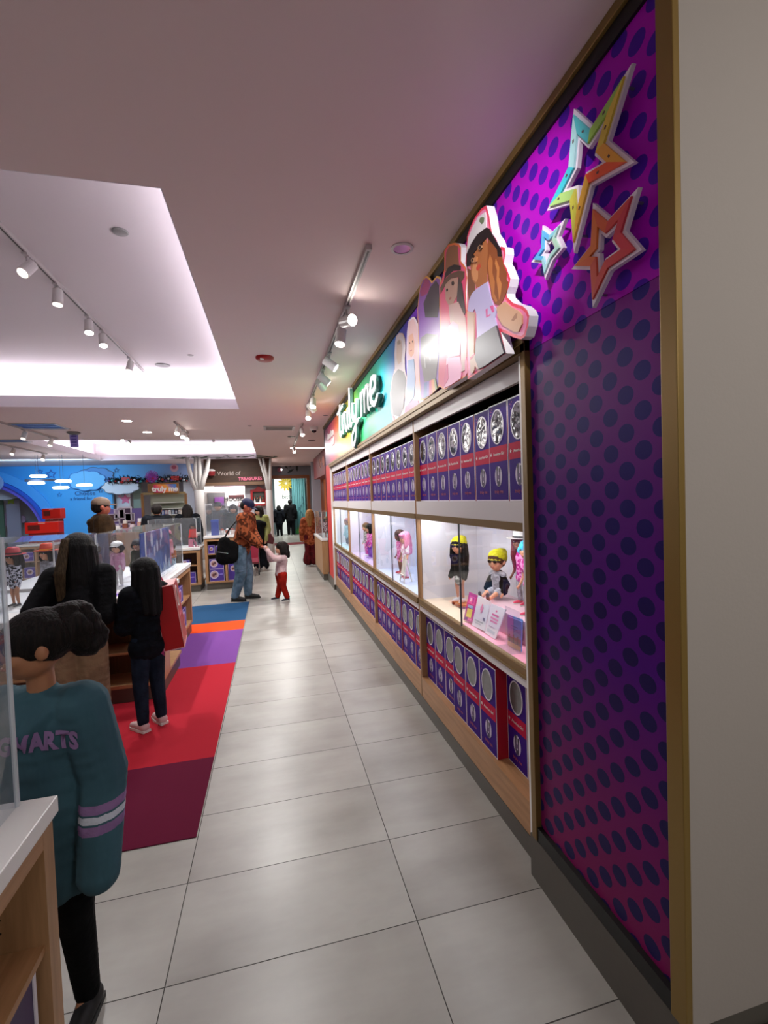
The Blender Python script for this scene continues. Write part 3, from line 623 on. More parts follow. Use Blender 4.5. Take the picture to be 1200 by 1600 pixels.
track('ceiling track at the left above the blue topped case', -4.2, 7.8, 10.7, CEIL, [(8.5, (-4.2, 9.5, 0), 0), (9.4, (-4.4, 8.4, 1), 0), (10.4, (-4.4, 9.5, 1), 0)])
track('cluster of five bright spots on a track in the small ceiling cove', -3.55, 11.2, 13.4, 3.5, [(11.4, (-3.7, 8, 1), 1), (11.8, (-3.2, 8, 1), 1), (12.2, (-3.6, 8, 1), 1), (12.7, (-3.2, 8, 1), 1), (13.2, (-3.9, 10, 1), 1)])
track('ceiling track ending near the far end of the sign', .62, 8.7, 12.6, CEIL, [(9.0, (.7, 7.5, .5), 1), (12.2, (.6, 10, .5), 1)])
track('far ceiling track at the left edge above the blue wall', -5.6, 11, 13.6, CEIL, [(12.0, (-5.7, 10.5, 1), 0), (13.4, (-5.6, 12, 1), 1)])
track('thin ceiling track with one lamp before the trees', -1.55, 12.2, 14.2, 3.66, [(13.9, (-1.5, 16, 1.5), 1)])
def downlight(label, x, y, z=CEIL, r=.075, on=True, ring='#c8c2c0'):
    t = thing('downlight', label, 'downlight', (x, y, z), group='round ceiling downlights')
    obj('trim_ring', MB().lathe([(r+.018, 0), (r+.018, -.004), (r, -.006), (r, 0)], (x, y, z-.0005), 24), M(ring, .4), t)
    obj('lens', MB().cyl((x, y, z-.0005), (x, y, z-.003), r, n=24), LAMPW2 if on else M('#c88ac0', .15, .3), t)  # the unlit one has a pinkish reflection put into its lens colour
downlight('lit downlight in the ceiling, nearer of two left of the middle', -2.33, 8.6)
downlight('lit downlight in the ceiling, farther of two left of the middle', -2.33, 9.9)
downlight('unlit mirror downlight beside the graphic wall', .80, 2.61, on=False, r=.05)
downlight('lit downlight above the left ceiling panel', -3.69, 10.14, r=.06)
p = thing('fire_alarm', 'red round alarm disc on the ceiling', 'alarm', (-.01, 4.79, CEIL)); obj('disc', MB().lathe([(0, -.035), (.07, -.034), (.088, -.022), (.09, -.0005)], (-.01, 4.79, CEIL), 28), M('#a80f10', .35), p, smooth=True)
obj('strobe', MB().box(-.055, -.02, 4.72, 4.76, CEIL-.04, CEIL-.03), WHITEG, p)
def disc(nm, label, cat, x, y, z, r, h, c): 
    t = thing(nm, label, cat, (x, y, z)); obj('cover', MB().lathe([(0, -h), (r*.85, -h), (r, -h*.4), (r, -.0005)], (x, y, z), 22), M(c, .4, bump=.2, bscale=200), t, smooth=True)
disc('ceiling_speaker', 'round grey speaker in the large cove ceiling, near its corner', 'speaker', -.98, 3.70, 3.68, .055, .012, '#7c7a78')
disc('ceiling_speaker', 'dark round speaker in the cove ceiling by the end of the track', 'speaker', -1.42, 7.08, 3.68, .10, .01, '#5c5654')
disc('sprinkler_cover', 'small flat sprinkler cover in the large cove ceiling', 'sprinkler', -.97, 6.57, 3.68, .04, .006, '#8a8482')
disc('sprinkler_cover', 'small dark sprinkler hole near the end of the bright track', 'sprinkler', .96, 7.95, CEIL, .045, .004, '#2c2422')
disc('ceiling_speaker', 'dark round speaker in the ceiling past the camera dome', 'speaker', .49, 10.6, CEIL, .09, .01, '#4c4442')
disc('ceiling_speaker', 'dark reddish speaker in the ceiling before the far doorway', 'speaker', 1.0, 11.3, CEIL, .09, .01, '#3c1c1c')
disc('sprinkler_cover', 'small sprinkler cover in the ceiling before the small cove', 'sprinkler', -.35, 9.1, CEIL, .04, .005, '#4c4440')
t = thing('security_camera', 'white dome camera on the ceiling by the far end of the sign', 'camera', (.87, 9.2, CEIL))
obj('housing', MB().lathe([(.075, -.0005), (.08, -.02), (.075, -.07), (.05, -.075)], (.87, 9.2, CEIL), 22), WHITEG, t, smooth=True)
obj('dome', MB().ball((.87, 9.2, CEIL-.075), (.05, .05, .045), 16, 10), M('#0a0a0c', .08), t, smooth=True)
def vent(label, x0, x1, y0, y1, z=CEIL, lit=None, m='#a8a29e'):
    t = thing('ceiling_vent', label, 'vent', ((x0+x1)/2, (y0+y1)/2, z), group='rectangular ceiling vents')
    e = .045
    obj('frame', MB().ring([(x0, y0), (x1, y0), (x1, y1), (x0, y1)], [(x0+e, y0+e), (x1-e, y0+e), (x1-e, y1-e), (x0+e, y1-e)], 'z', z-.014, z-.0005), M('#b4aeac', .4), t)
    obj('backing', MB().box(x0+e, x1-e, y0+e, y1-e, z-.003, z-.001), M(lit or '#2a2624', .5), t)
    for k in range(3):
        yy = y0+e+(y1-y0-2*e)*(k+.5)/3; obj('slat', MB().box(x0+e, x1-e, yy-.02, yy+.03, z-.012, z-.005), M(m, .4), t)
vent('long ceiling vent in front of the dome camera', -.10, .50, 9.1, 9.6)
vent('ceiling vent with blue glow at the left', -4.25, -3.5, 8.85, 9.5, lit='#2a6ac0', m='#5a90d0')
vent('ceiling vent inside the small cove at its left', -3.55, -2.75, 11.7, 12.3, z=3.68)
vent('ceiling vent inside the small cove at its right', -1.75, -1.15, 11.7, 12.2, z=3.68)
vent('dim ceiling vent at the far left over the blue wall', -5.6, -4.9, 10.9, 11.3, lit='#2a5aa0', m='#4070b0')
t = thing('hanging_sign', 'small purple printed sign hanging from a grey ceiling ring', 'sign', (-3.55, 10.0, CEIL))
q = at(116, 690, y=9.9); obj('ceiling_ring', MB().lathe([(.10, -.0005), (.12, -.015), (.07, -.05), (.04, -.05)], (q.x, 9.9, CEIL), 20), M('#6c6866', .4), t)
obj('sign_board', MB().box(q.x-.07, q.x+.07, 9.89, 9.91, CEIL-.29, CEIL-.055), M('#8a7cc0', .5), t)
for k in range(4): obj('printed_line', MB().box(q.x-.045, q.x+.045, 9.888, 9.8895, CEIL-.26+k*.055, CEIL-.235+k*.055), M('#4c3c90', .5), t)
# ------------------------------------------------------------------ figures: people and dolls
def V3(*a): return Vector(a)
class Blob:
    """overlapping tapered capsules and ellipsoids that are grown into ONE continuous surface"""
    def __init__(s): s.mb = MB()
    def ell(s, c, r, T=None, n=14, h=10):
        k = len(s.mb.v); s.mb.ball((0, 0, 0), r, n, h)
        for i in range(k, len(s.mb.v)):
            p = Vector(s.mb.v[i])
            p = (T @ p if T else p)+Vector(c); s.mb.v[i] = tuple(p)
        return s
    def cap(s, p0, p1, r0, r1=None, flat=1.0):
        """flat squeezes it front to back"""
        p0, p1 = Vector(p0), Vector(p1); r1 = r0 if r1 is None else r1; N = max(2, int((p1-p0).length/(min(r0, r1)*.5))+1); N = min(N, 14)
        for i in range(N+1):
            t = i/N; r = r0+(r1-r0)*t; s.ell(p0.lerp(p1, t), (r, r*flat, r), n=10, h=8)
        return s
    def chain(s, pts, rs, flat=1.0):
        for i in range(len(pts)-1): s.cap(pts[i], pts[i+1], rs[i], rs[i+1], flat)
        return s
    def build(s, name, mats, parent, vox=.012, smooth=6, T=None, paint=None):
        me = bpy.data.meshes.new(name)
        vs = [T @ Vector(v) for v in s.mb.v] if T else s.mb.v
        me.from_pydata([tuple(v) for v in vs], [], s.mb.f); me.update()
        o = bpy.data.objects.new('grow', me); C.objects.link(o)
        m = o.modifiers.new('a', 'REMESH'); m.mode = 'VOXEL'; m.voxel_size = vox
        if smooth: m2 = o.modifiers.new('b', 'SMOOTH'); m2.factor = .5; m2.iterations = smooth
        bpy.context.view_layer.update()
        out = bpy.data.meshes.new_from_object(o.evaluated_get(bpy.context.evaluated_depsgraph_get())); out.name = name
        bpy.data.objects.remove(o); bpy.data.meshes.remove(me)
        mats = mats if isinstance(mats, (list, tuple)) else [mats]
        out.materials.clear(); [out.materials.append(q) for q in mats]
        inv = T.inverted() if T else None
        for p in out.polygons:
            p.use_smooth = True
            p.material_index = paint(inv @ p.center if inv else p.center) if paint else 0
        q = bpy.data.objects.new(name, out); C.objects.link(q); q.parent = parent; return q
SKIN = {k: mat_skin('skin_'+k, c) for k, c in dict(tan='#a9714f', light='#cf9c80', pale='#dcb49a', red='#b4604a', brown='#7a4a34', doll='#d89a78', dark='#5a3626').items()}
DARKH = mat_hair('dark_hair', '#0b0808', '#1c1411'); BLKH = mat_hair('black_hair', '#050505', '#100d0e')
def figure(label, loc, yaw, H, name='person', cat='person', hh=.135, skin='tan', head=(0, 0), lean=(0, 0), top=None, bottom=None, shoes='#141414', hair=None, hat=None,
           arms=None, legs=None, sit=False, sh=None, glasses=None, vox=None, group=None, girth=1.0, face=True, sole='#d8d4d0', legw=1.0, nl=0.0):
    """one standing or sitting figure, built in units of its height and facing local +y.  arms: ((elbow, wrist) right, (elbow, wrist) left); legs: ((knee, ankle) right, left)"""
    t = thing(name, label, cat, loc, yaw, group); vox = vox or .0085*H; S = Matrix.Scale(H, 4)
    chin = 1-hh; zs = chin-.045; hip = .50
    if hh > .2: hip = .44
    zs -= nl
    shw = sh or .105; L = Vector((lean[0], lean[1], 0))
    up = lambda z: L*max(0, (z-hip)/(chin-hip))          # the trunk leans from the hip
    neck = V3(0, 0, chin-.01)+up(chin); shR = V3(shw, 0, zs-.01)+up(zs); shL = V3(-shw, 0, zs-.01)+up(zs)
    ar = arms or ((V3(shw+.035, -.01, zs-.18), V3(shw+.045, .03, zs-.33)), (V3(-shw-.035, -.01, zs-.18), V3(-shw-.045, .03, zs-.33)))
    ar = [tuple(Vector(q) for q in a) for a in ar]
    lw = .050*legw
    lg = legs or ((V3(lw+.005, .01, hip*.53), V3(lw+.01, -.01, .045)), (V3(-lw-.005, .01, hip*.53), V3(-lw-.01, -.01, .045)))
    lg = [tuple(Vector(q) for q in a) for a in lg]
    g = girth
    # -- body, one continuous skin
    b = Blob()
    b.chain([V3(0, 0, hip)+up(hip), V3(0, .005, (hip+zs)/2)+up((hip+zs)/2), V3(0, 0, zs-.04)+up(zs)], [.062*g, .055*g, .062*g], .8)
    b.cap(shR, shL, .036, .036, .9); b.cap(V3(0, -.005, zs)+up(zs), neck+V3(0, .0, .02), .031, .029)
    if hh > .2: b.cap(shR, shL, .034)
    for sgn, sp, (el, wr) in ((1, shR, ar[0]), (-1, shL, ar[1])):
        b.chain([sp, el, wr], [.031, .025, .017])
        d = (wr-el).normalized(); side = d.cross(V3(0, 0, 1)) if abs(d.z) < .8 else V3(0, 1, 0); side = (side-d*side.dot(d)).normalized()
        pl = .05 if hh < .2 else .04; nrm = d.cross(side).normalized()
        b.chain([wr, wr+d*pl*.8], [.015, .017]); 
        for i in range(4):     # fingers, unequal and slightly curled
            f0 = wr+d*pl*.8+side*(i-1.5)*.0105; ln = (.030, .036, .033, .025)[i]
            b.chain([f0, f0+d*ln*.6, f0+d*ln*.9+nrm*.012*-sgn], [.0062, .0058, .0048])
        b.chain([wr+d*.012+side*.012, wr+d*.034+side*.030, wr+d*.052+side*.030], [.0075, .0065, .0055])
    for sgn, (kn, an) in ((1, lg[0]), (-1, lg[1])):
        b.chain([V3(sgn*lw, 0, hip), kn, an], [.048*g, .034, .021]); b.cap(an, an+V3(0, .045, -.022), .02, .018)
    hc = neck+V3(0, .006, hh*.53)
    HT = Matrix.Rotation(head[0], 3, 'Z') @ Matrix.Rotation(-head[1], 3, 'X')
    hp = lambda x, y, z: hc+HT @ V3(x*hh, y*hh, z*hh)
    wide = .40 if hh < .2 else .45
    b.ell(hp(0, -.03, .08), (hh*wide, hh*.46, hh*.43), HT); b.ell(hp(0, .07, -.17), (hh*.33, hh*.34, hh*.31), HT); b.ell(hp(0, .20, -.36), (hh*.15, hh*.14, hh*.12), HT)
    b.ell(hp(0, .41, -.10), (hh*.05, hh*.07, hh*.055), HT); b.ell(hp(0, .385, -.03), (hh*.032, hh*.05, hh*.09), HT)
    for sx in (-1, 1):
        b.ell(hp(sx*.20, .25, -.14), (hh*.13, hh*.11, hh*.12), HT); b.ell(hp(sx*wide*1.0, -.02, -.04), (hh*.07, hh*.085, hh*.13), HT)
    b.ell(hp(0, .375, -.235), (hh*.10, hh*.045, hh*.028), HT); b.ell(hp(0, .365, -.285), (hh*.085, hh*.045, hh*.03), HT)
    b.build('body', SKIN[skin], t, vox, 3, S)
    if face:
        e = Blob(); e2 = Blob(); m = MB()
        for sx in (-1, 1):
            eb = MB().ball((0, 0, 0), (hh*.070, hh*.04, hh*.042), 12, 8)
            ce = hp(sx*.155, .345, .015); k = 1.0 if hh < .2 else 1.25
            for i, v in enumerate(eb.v): eb.v[i] = tuple((ce+HT @ (Vector(v)*k))*H)
            eo = obj('eye', eb, M('#e6e0dc', .2), t, local=True, smooth=True)
            pb = MB().ball((0, 0, 0), (hh*.034*k, hh*.02, hh*.036*k), 12, 8); cp = hp(sx*.155, .378+.008*(k-1)*10, .015)
            for i, v in enumerate(pb.v): pb.v[i] = tuple((cp+HT @ Vector(v))*H)
            obj('iris', pb, M('#24160e', .15), eo, local=True, smooth=True)
            br = MB().tube([tuple(hp(sx*x, y, z)*H) for x, y, z in ((.07, .395, .10), (.16, .375, .135), (.25, .31, .11))], hh*.012*H, n=6)
            obj('eyebrow', br, M('#2a1a12', .7), t, local=True)
        lp = MB().tube([tuple(hp(x, y, z)*H) for x, y, z in ((-.085, .385, -.255), (-.03, .42, -.262), (.03, .42, -.262), (.085, .385, -.255))], hh*.02*H, n=8)
        obj('lips', lp, M('#a4504a', .4), t, local=True, smooth=True)
    if glasses:
        gm = MB()
        for sx in (-1, 1):
            gm.ball((0, 0, 0), (hh*.125*H, hh*.03*H, hh*.085*H), 14, 8)
        n_ = len(gm.v)//2
        for i, v in enumerate(gm.v):
            sx = -1 if i < n_ else 1; gm.v[i] = tuple((hp(sx*.155, .42, .015)+HT @ (Vector(v)/H))*H)
        gm.tube([tuple(hp(x, y, z)*H) for x, y, z in ((-wide*1.06, 0, .03), (-.30, .37, .04), (0, .44, .04), (.30, .37, .04), (wide*1.06, 0, .03))], hh*.02*H, n=6)
        obj('glasses', gm, M(glasses, .15), t, local=True, smooth=True)
    # -- trousers, skirt or leggings
    if bottom:
        q = Blob(); k = bottom.get('kind', 'trousers'); w_ = bottom.get('w', .011); zc = bottom.get('cuff', .06)
        q.cap(V3(-.03, 0, hip+.015)+up(hip), V3(.03, 0, hip+.015)+up(hip), .060*g+w_, flat=.85)
        for sgn, (kn, an) in ((1, lg[0]), (-1, lg[1])):
            if k == 'trousers':
                d = (an-kn); end = an-d.normalized()*(zc-.045)
                q.chain([V3(sgn*lw, 0, hip), kn, end], [.050*g+w_, .036+w_*bottom.get('knee', 1), .024+w_*bottom.get('flare', 1.2)])
            elif k == 'shorts': q.cap(V3(sgn*lw, 0, hip), V3(sgn*lw, 0, hip).lerp(kn, .55), .052*g+w_, .050+w_)
        if k == 'skirt':
            q.chain([V3(0, 0, hip+.01), V3(0, 0, hip-.10)], [.075, .095], .85)
        o_ = q.build(k, bottom['m'], t, vox, bottom.get('smooth', 4), S)
    # -- top
    if top:
        q = Blob(); w_ = top.get('w', .014); z0 = top.get('z', hip-.01); sl = top.get('sleeve', 1.0); bel = top.get('belly', 1.0)
        q.chain([V3(0, 0, z0+.05)+up(z0), V3(0, .004*bel, (z0+zs)/2)+up((z0+zs)/2), V3(0, 0, zs-.055)+up(zs)], [(.066*g+w_)*bel, (.064*g+w_)*bel, .066*g+w_], .82)
        q.cap(V3(-.03, 0, z0+.04)+up(z0), V3(.03, 0, z0+.04)+up(z0), .058*g+w_, flat=.85)
        q.cap(V3(-.035, 0, zs-.06)+up(zs), V3(.035, 0, zs-.06)+up(zs), .058*g+w_, flat=.85)
        q.cap(shR, shL, .036+w_*.7, flat=.95)
        q.cap(V3(0, -.006, zs+.005)+up(zs), V3(0, -.006, zs+.022)+up(zs), .036+w_*.3, .030+w_*.3)
        if sl > 0:
            for sp, (el, wr) in ((shR, ar[0]), (shL, ar[1])):
                if sl >= 1: q.chain([sp, el, wr-(wr-el)*(sl-1)*-.5], [.036+w_, .030+w_, top.get('cuff', .021)+w_*.8])
                else: q.cap(sp, sp.lerp(el, sl*1.6), .036+w_, .031+w_)
        if top.get('hood'):
            q.chain([V3(.05, -.035, zs+.012)+up(zs), V3(.03, -.062, zs-.01)+up(zs), V3(-.03, -.062, zs-.01)+up(zs), V3(-.05, -.035, zs+.012)+up(zs)], [.026, .032, .032, .026])
            q.chain([V3(.055, -.02, zs+.02)+up(zs), V3(.042, .035, zs-.005)+up(zs), V3(0, .066, zs-.045)+up(zs), V3(-.042, .035, zs-.005)+up(zs), V3(-.055, -.02, zs+.02)+up(zs)], [.024, .023, .020, .023, .024])
        q.build(top.get('name', 'top'), top['m'], t, vox, top.get('smooth', 4), S, top.get('paint'))
    # -- shoes
    if shoes:
        for sgn, (kn, an) in ((1, lg[0]), (-1, lg[1])):
            fd = V3(0, 1, 0) if not sit else V3(0, .25, 1).normalized()
            if sit: 
                q = Blob(); q.chain([an+V3(0, .02, -.005), an+V3(0, .025, .07)], [.028, .024])
            else:
                z_ = max(an.z-.045, 0)
                q = Blob(); q.chain([V3(an.x, an.y-.012, z_+.028), V3(an.x+sgn*.006, an.y+.055, z_+.024), V3(an.x+sgn*.012, an.y+.095, z_+.019)], [.028, .024, .019]); q.cap(V3(an.x, an.y, z_+.03), V3(an.x, an.y, z_+.055), .026, .024)
            so = q.build('shoe', M(shoes, .6), t, vox, 2, S)
            if not sit:
                pl = [(an.x+sgn*dx, an.y+dy) for dx, dy in ((-.024, -.035), (.022, -.035), (.030, .03), (.034, .09), (.02, .118), (-.002, .112), (-.020, .06))]
                obj('sole', MB().prism([(x*H, y*H) for x, y in pl], 'z', z_*H, (z_+.014)*H), M(sole, .6), so, local=True)
    # -- hair
    if hair:
        q = Blob(); k = hair['kind']; ln = hair.get('len', .25); vol = hair.get('vol', 1.0)
        q.ell(hp(0, -.05, .13 if k != 'curly' else .115), (hh*(wide+.05)*vol, hh*.50*vol, hh*.44*vol), HT)
        if k in ('long', 'bob'):
            n = 7
            for i in range(n):
                a = PI*(i/(n-1))*1.12-.06*PI; x, y = math.cos(a)*(wide-.04), -math.sin(a)*.40-.02
                p0 = hp(x, y, .05); p1 = p0+V3(x*.1*hh, y*.16*hh, 0)+HT @ V3(0, 0, 0)-V3(0, 0, ln*.5); p2 = p1-V3(x*.08*hh, hair.get('in', .02), ln*.5+random.uniform(-.01, .01))
                q.chain([p0, p1, p2], [.17*hh*vol, .19*hh*vol, .11*hh*vol])
            q.chain([hp(0, -.25, 0), hp(0, -.30, -.2)-V3(0, 0, ln*.4), hp(0, -.28, -.1)-V3(0, 0, ln*.9)], [hh*.33*vol, hh*.33*vol, hh*.24*vol])
            if hair.get('fringe'): q.chain([hp(-.28, .30, .24), hp(0, .42, .25), hp(.28, .30, .24)], [.11*hh]*3)
        if k == 'short': q.ell(hp(0, -.14, -.02), (hh*.40, hh*.40, hh*.36), HT)
        if k == 'curly':
            q.ell(hp(0, -.16, .11), (hh*.44, hh*.43, hh*.36), HT)
            for _ in range(70):
                d = Vector((random.gauss(0, 1), random.gauss(-.4, 1), abs(random.gauss(0, 1)))).normalized(); q.ell(hp(d.x*.40, -.10+d.y*.42, .13+d.z*.34), (hh*.06,)*3, n=8, h=6)
            for (x, y, z, r) in hair['pom']:
                c = hp(x, y, z)
                for _ in range(60):
                    d = Vector((random.gauss(0, 1), random.gauss(0, 1), random.gauss(0, 1))).normalized(); rr = random.uniform(.20, .34); q.ell(c+d*r*hh*(1.05-rr), (r*hh*rr,)*3, n=8, h=6)
                q.ell(c, (r*hh*.8,)*3)
        q.build('hair', hair['m'], t, vox, hair.get('smooth', 2), S)
        if hair.get('streak'):
            q = Blob()
            for k2 in range(3): q.chain([hp(-.16-.05*k2, -.50, .25), hp(-.24-.08*k2, -.70, -.3)-V3(0, 0, ln*.3), hp(-.26-.08*k2, -.60, -.3)-V3(0, .0, ln*.75)], [.014, .014, .008])
            q.build('hair_streak', hair['streak'], t, vox, 3, S)
    # -- hats
    if hat:
        k = hat['kind']; mt = hat['m']
        if k == 'beanie':
            q = Blob(); q.ell(hp(0, -.08, .20), (hh*(wide+.07), hh*.50, hh*.44), HT); q.chain([hp(0, -.30, .36), hp(0, -.52, .38), hp(0, -.68, .26)], [.30*hh, .25*hh, .15*hh]); q.chain([hp(wide*.98*math.cos(a_), -.06+.47*math.sin(a_), .10) for a_ in [i_*PI/8 for i_ in range(17)]], [.055*hh]*17); q.build('beanie', mt, t, vox, 3, S)
        elif k == 'cap':
            q = Blob(); q.ell(hp(0, -.03, .22), (hh*(wide+.05), hh*.50, hh*.36), HT); co = q.build('cap', mt, t, vox, 2, S)
            m = MB(); pr = [(-.36, .20), (-.34, .52), (-.20, .72), (0, .79), (.20, .72), (.34, .52), (.36, .20)]; fw = hat.get('back', 1)
            for dz, rev in ((.17, 0), (.215, 1)):
                pts = [tuple(hp(x, y*fw, dz-(abs(x)**2)*.5-(y-.2)*.08)*H) for x, y in pr]; m.face(pts if rev else pts[::-1])
            n = len(pr)
            for i in range(n): j = (i+1) % n; m.f.append((i, j, 2*n-1-j, 2*n-1-i) if False else (n-1-i, n-1-j, n+j, n+i)); m.mi.append(0)
            obj('brim', m, hat.get('brim', mt), co, local=True)
        elif k == 'brimmed':
            m = MB(); prof = [(.0, .74), (.22, .73), (.34, .64), (.40, .30), (.41, .22)]
            m.lathe([(r*hh*H*1.12, (z-.0)*hh*H) for r, z in prof], tuple(hp(0, -.02, .0)*H), 24); co = obj('hat_crown', m, mt, t, local=True, smooth=True)
            m = MB().lathe([(r*hh*H, z*hh*H) for r, z in ((.40, .20), (.60, .17), (.78, .20), (.79, .225), (.60, .20), (.40, .24))], tuple(hp(0, -.02, 0)*H), 28); obj('hat_brim', m, mt, co, local=True, smooth=True)
            m = MB().lathe([(.465*hh*H, .22*hh*H), (.455*hh*H, .33*hh*H)], tuple(hp(0, -.02, 0)*H), 28); obj('hat_band', m, hat.get('band', BLACK), co, local=True, smooth=True)
    t['h'] = 0; del t['h']
    return t
def stick_on(o, target, direction, lift=.003):
    """lay a flat mesh onto the surface of target, along direction (both in their parent's coordinates)"""
    b = BVHTree.FromPolygons([v.co for v in target.data.vertices], [tuple(p.vertices) for p in target.data.polygons]); d = Vector(direction).normalized()
    for v in o.data.vertices:
        hit = b.ray_cast(v.co-d*1.0, d)
        if hit[0] is not None: v.co = hit[0]-d*lift
    o.data.update()
# ------------------------------------------------------------------ dolls and props in the wall cases
BLK = mat_cloth('black_cloth', '#08080a', '#101013'); YEL = mat_cloth('yellow_knit', '#b8b020', '#cfc638', bs=60); FLO = mat_cloth('pink_floral', '#c02c88', '#ea9cd0', scale=55, hard=True)
CAMO = mat_cloth('grey_camo', '#7c807c', '#c8ccc8', scale=40, hard=True); GRYK = mat_cloth('grey_stripe', '#8c8c94', '#b0b0b8', scale=60); DEN = mat_cloth('denim', '#33475c', '#41586e')
def doll(label, x, y, z, yaw, H=.46, **k):
    k.setdefault('hh', .25); k.setdefault('skin', 'doll'); k.setdefault('vox', .0042); k.setdefault('sh', .10)
    return figure(label, (x, y, z), yaw, H, name='doll', cat='doll', **k)
hairc = lambda a, b: mat_hair('doll_hair_'+a.strip('#'), a, b)
AR = ((.12, 0, .50), (.15, .05, .39)), ((-.12, 0, .50), (-.15, .05, .39))
doll('black hoodie doll with a yellow beanie standing on a skateboard', 1.31, 3.11, .922, 1.95, .465, top=dict(m=BLK, w=.03, hood=1, z=.40), bottom=dict(kind='skirt', m=CAMO), shoes='#e0dede',
     hair=dict(kind='long', m=BLKH, len=.34), hat=dict(kind='beanie', m=YEL), glasses='#08080a', arms=AR, head=(.25, .0))
t = thing('skateboard', 'small wooden skateboard under the black hoodie doll', 'skateboard', (1.31, 3.11, .8845))
obj('deck', MB().prism([(1.31+.05*math.cos(a)*(.8), 3.11+.11*math.sin(a)) for a in [i*PI/8 for i in range(16)]], 'z', .909, .917), M('#b07a48', .4), t)
for sy in (-1, 1):
    for sx in (-1, 1): obj('wheel', MB().cyl((1.31+sx*.03-.008, 3.11+sy*.065, .8975), (1.31+sx*.03+.008, 3.11+sy*.065, .8975), .0125, n=14), M('#3a2a24', .4), t)
SIT = ((.08, .15, .42), (.07, .27, .375)), ((-.08, .15, .42), (-.07, .27, .375))
doll('seated boy doll with a yellow beanie, brown cap and black jacket', 1.40, 2.70, .866, 1.95, .46, sit=True, legs=SIT, top=dict(m=GRYK, w=.02, z=.40, sleeve=0), bottom=dict(kind='shorts', m=GRYK), shoes='#50403c',
     hair=dict(kind='short', m=hairc('#3a2418', '#5a3826')), hat=dict(kind='beanie', m=YEL), glasses='#08080a', hh=.27, arms=(((.15, .0, .55), (.15, .08, .43)), ((-.15, .0, .55), (-.15, .08, .43))), head=(.1, 0))
jk = bpy.data.objects[[o.name for o in C.objects if o.name.startswith('doll')][-1]]
q = Blob()
for sx in (-1, 1): q.chain([V3(sx*.07, .0, .68), V3(sx*.155, 0, .55), V3(sx*.155, .06, .47)], [.045, .052, .045]); q.chain([V3(sx*.07, -.005, .66), V3(sx*.09, -.01, .45)], [.055, .065])
q.cap(V3(0, -.04, .66), V3(0, -.045, .45), .075)
q.build('jacket', BLK, jk, .0045, 3, Matrix.Scale(.46, 4))
doll('doll with long maroon hair, a white brimmed hat and pink floral dress', 1.46, 2.50, 1.019, 1.75, .44, top=dict(m=FLO, w=.022, z=.33, sleeve=.5), bottom=dict(kind='trousers', m=GRYK, w=.008), shoes='#d83c60',
     hair=dict(kind='long', m=hairc('#4a1620', '#7a2a3a'), len=.42), hat=dict(kind='brimmed', m=M('#e6e0da', .5)), arms=AR, skin='brown', head=(.3, 0))
doll('doll with blue hair, a floral top and grey leggings beside the maroon haired doll', 1.35, 2.24, 1.019, 1.6, .42, top=dict(m=FLO, w=.016, z=.38, sleeve=.3), bottom=dict(kind='trousers', m=GRYK, w=.008), shoes='#d83c60',
     hair=dict(kind='bob', m=hairc('#1c9cc8', '#38b8e0'), len=.06), arms=AR, head=(.3, 0))
t = thing('display_riser', 'low pale block under the seated boy and the floral dolls', 'riser', (1.42, 2.35, .8845))
obj('block', MB().box(1.27, 1.52, 2.0, 2.84, .8885, 1.018), M('#d9b4bc', .4), t, bev=.003)
LACE = hairc('#e07aa0', '#f0a0c0')
doll('doll with long pink hair and a white and pink dress in the third case', 1.27, 4.38, .885, 1.7, .465, top=dict(m=mat_cloth('pale_pink', '#f0c8e0', '#ffffff', scale=30, hard=True), w=.02, z=.30, sleeve=.4), bottom=dict(kind='trousers', m=mat_cloth('pink_tights', '#e8b4cc', '#f4d0e0'), w=.006), shoes='#b02a50',
     hair=dict(kind='long', m=LACE, len=.34, fringe=1), arms=AR)
doll('brown haired doll in a pink top with a backpack, behind the pink haired doll', 1.30, 4.68, .885, 1.6, .465, top=dict(m=FLO, w=.018, z=.34, sleeve=.4), bottom=dict(kind='shorts', m=FLO), shoes='#c82c48', skin='brown',
     hair=dict(kind='long', m=hairc('#3a2620', '#5c4238'), len=.12), arms=AR)
doll('doll with brown curls and a blue skirt at the near end of its case', 1.36, 3.98, .885, 1.9, .45, top=dict(m=DEN, w=.018, z=.36), bottom=dict(kind='trousers', m=DEN), shoes='#8c8c90', skin='brown', hair=dict(kind='long', m=hairc('#6a3a1c', '#94582c'), len=.26), arms=AR)
doll('brown haired doll in camouflage top and pink leggings', 1.28, 6.36, .885, 1.7, .465, top=dict(m=CAMO, w=.02, z=.38), bottom=dict(kind='trousers', m=FLO), shoes='#f0f0f0', hair=dict(kind='long', m=hairc('#4a3020', '#6a4630'), len=.16), arms=AR)
doll('black haired doll in a pink top beside the camouflage doll', 1.26, 6.04, .885, 1.7, .465, top=dict(m=FLO, w=.02, z=.34), bottom=dict(kind='trousers', m=mat_cloth('purple_tights', '#7a4aa0', '#9a6ac0')), shoes='#b090d0', hair=dict(kind='long', m=BLKH, len=.22), arms=AR)
doll('doll in a pale blue coat in the farthest lit case', 1.27, 7.98, .885, 2.0, .465, top=dict(m=mat_cloth('pale_blue', '#7cb4c8', '#98ccdc'), w=.03, z=.28), bottom=dict(kind='trousers', m=DEN), shoes='#d0d8e0', skin='brown', hair=dict(kind='short', m=BLKH), hat=dict(kind='beanie', m=mat_cloth('mauve_knit', '#8c5a68', '#a87080')), arms=AR)
t = thing('easel', 'small white wooden easel beside the pink haired doll', 'easel', (1.2, 4.18, .885))
for dy, dx in ((-.07, .0), (.07, .0), (0, .10)): obj('leg', MB().cyl((1.17+dx, 4.18+dy, .886), (1.21, 4.18+dy*.25, 1.14), .006, n=8), M('#d4ccc0', .4), t)
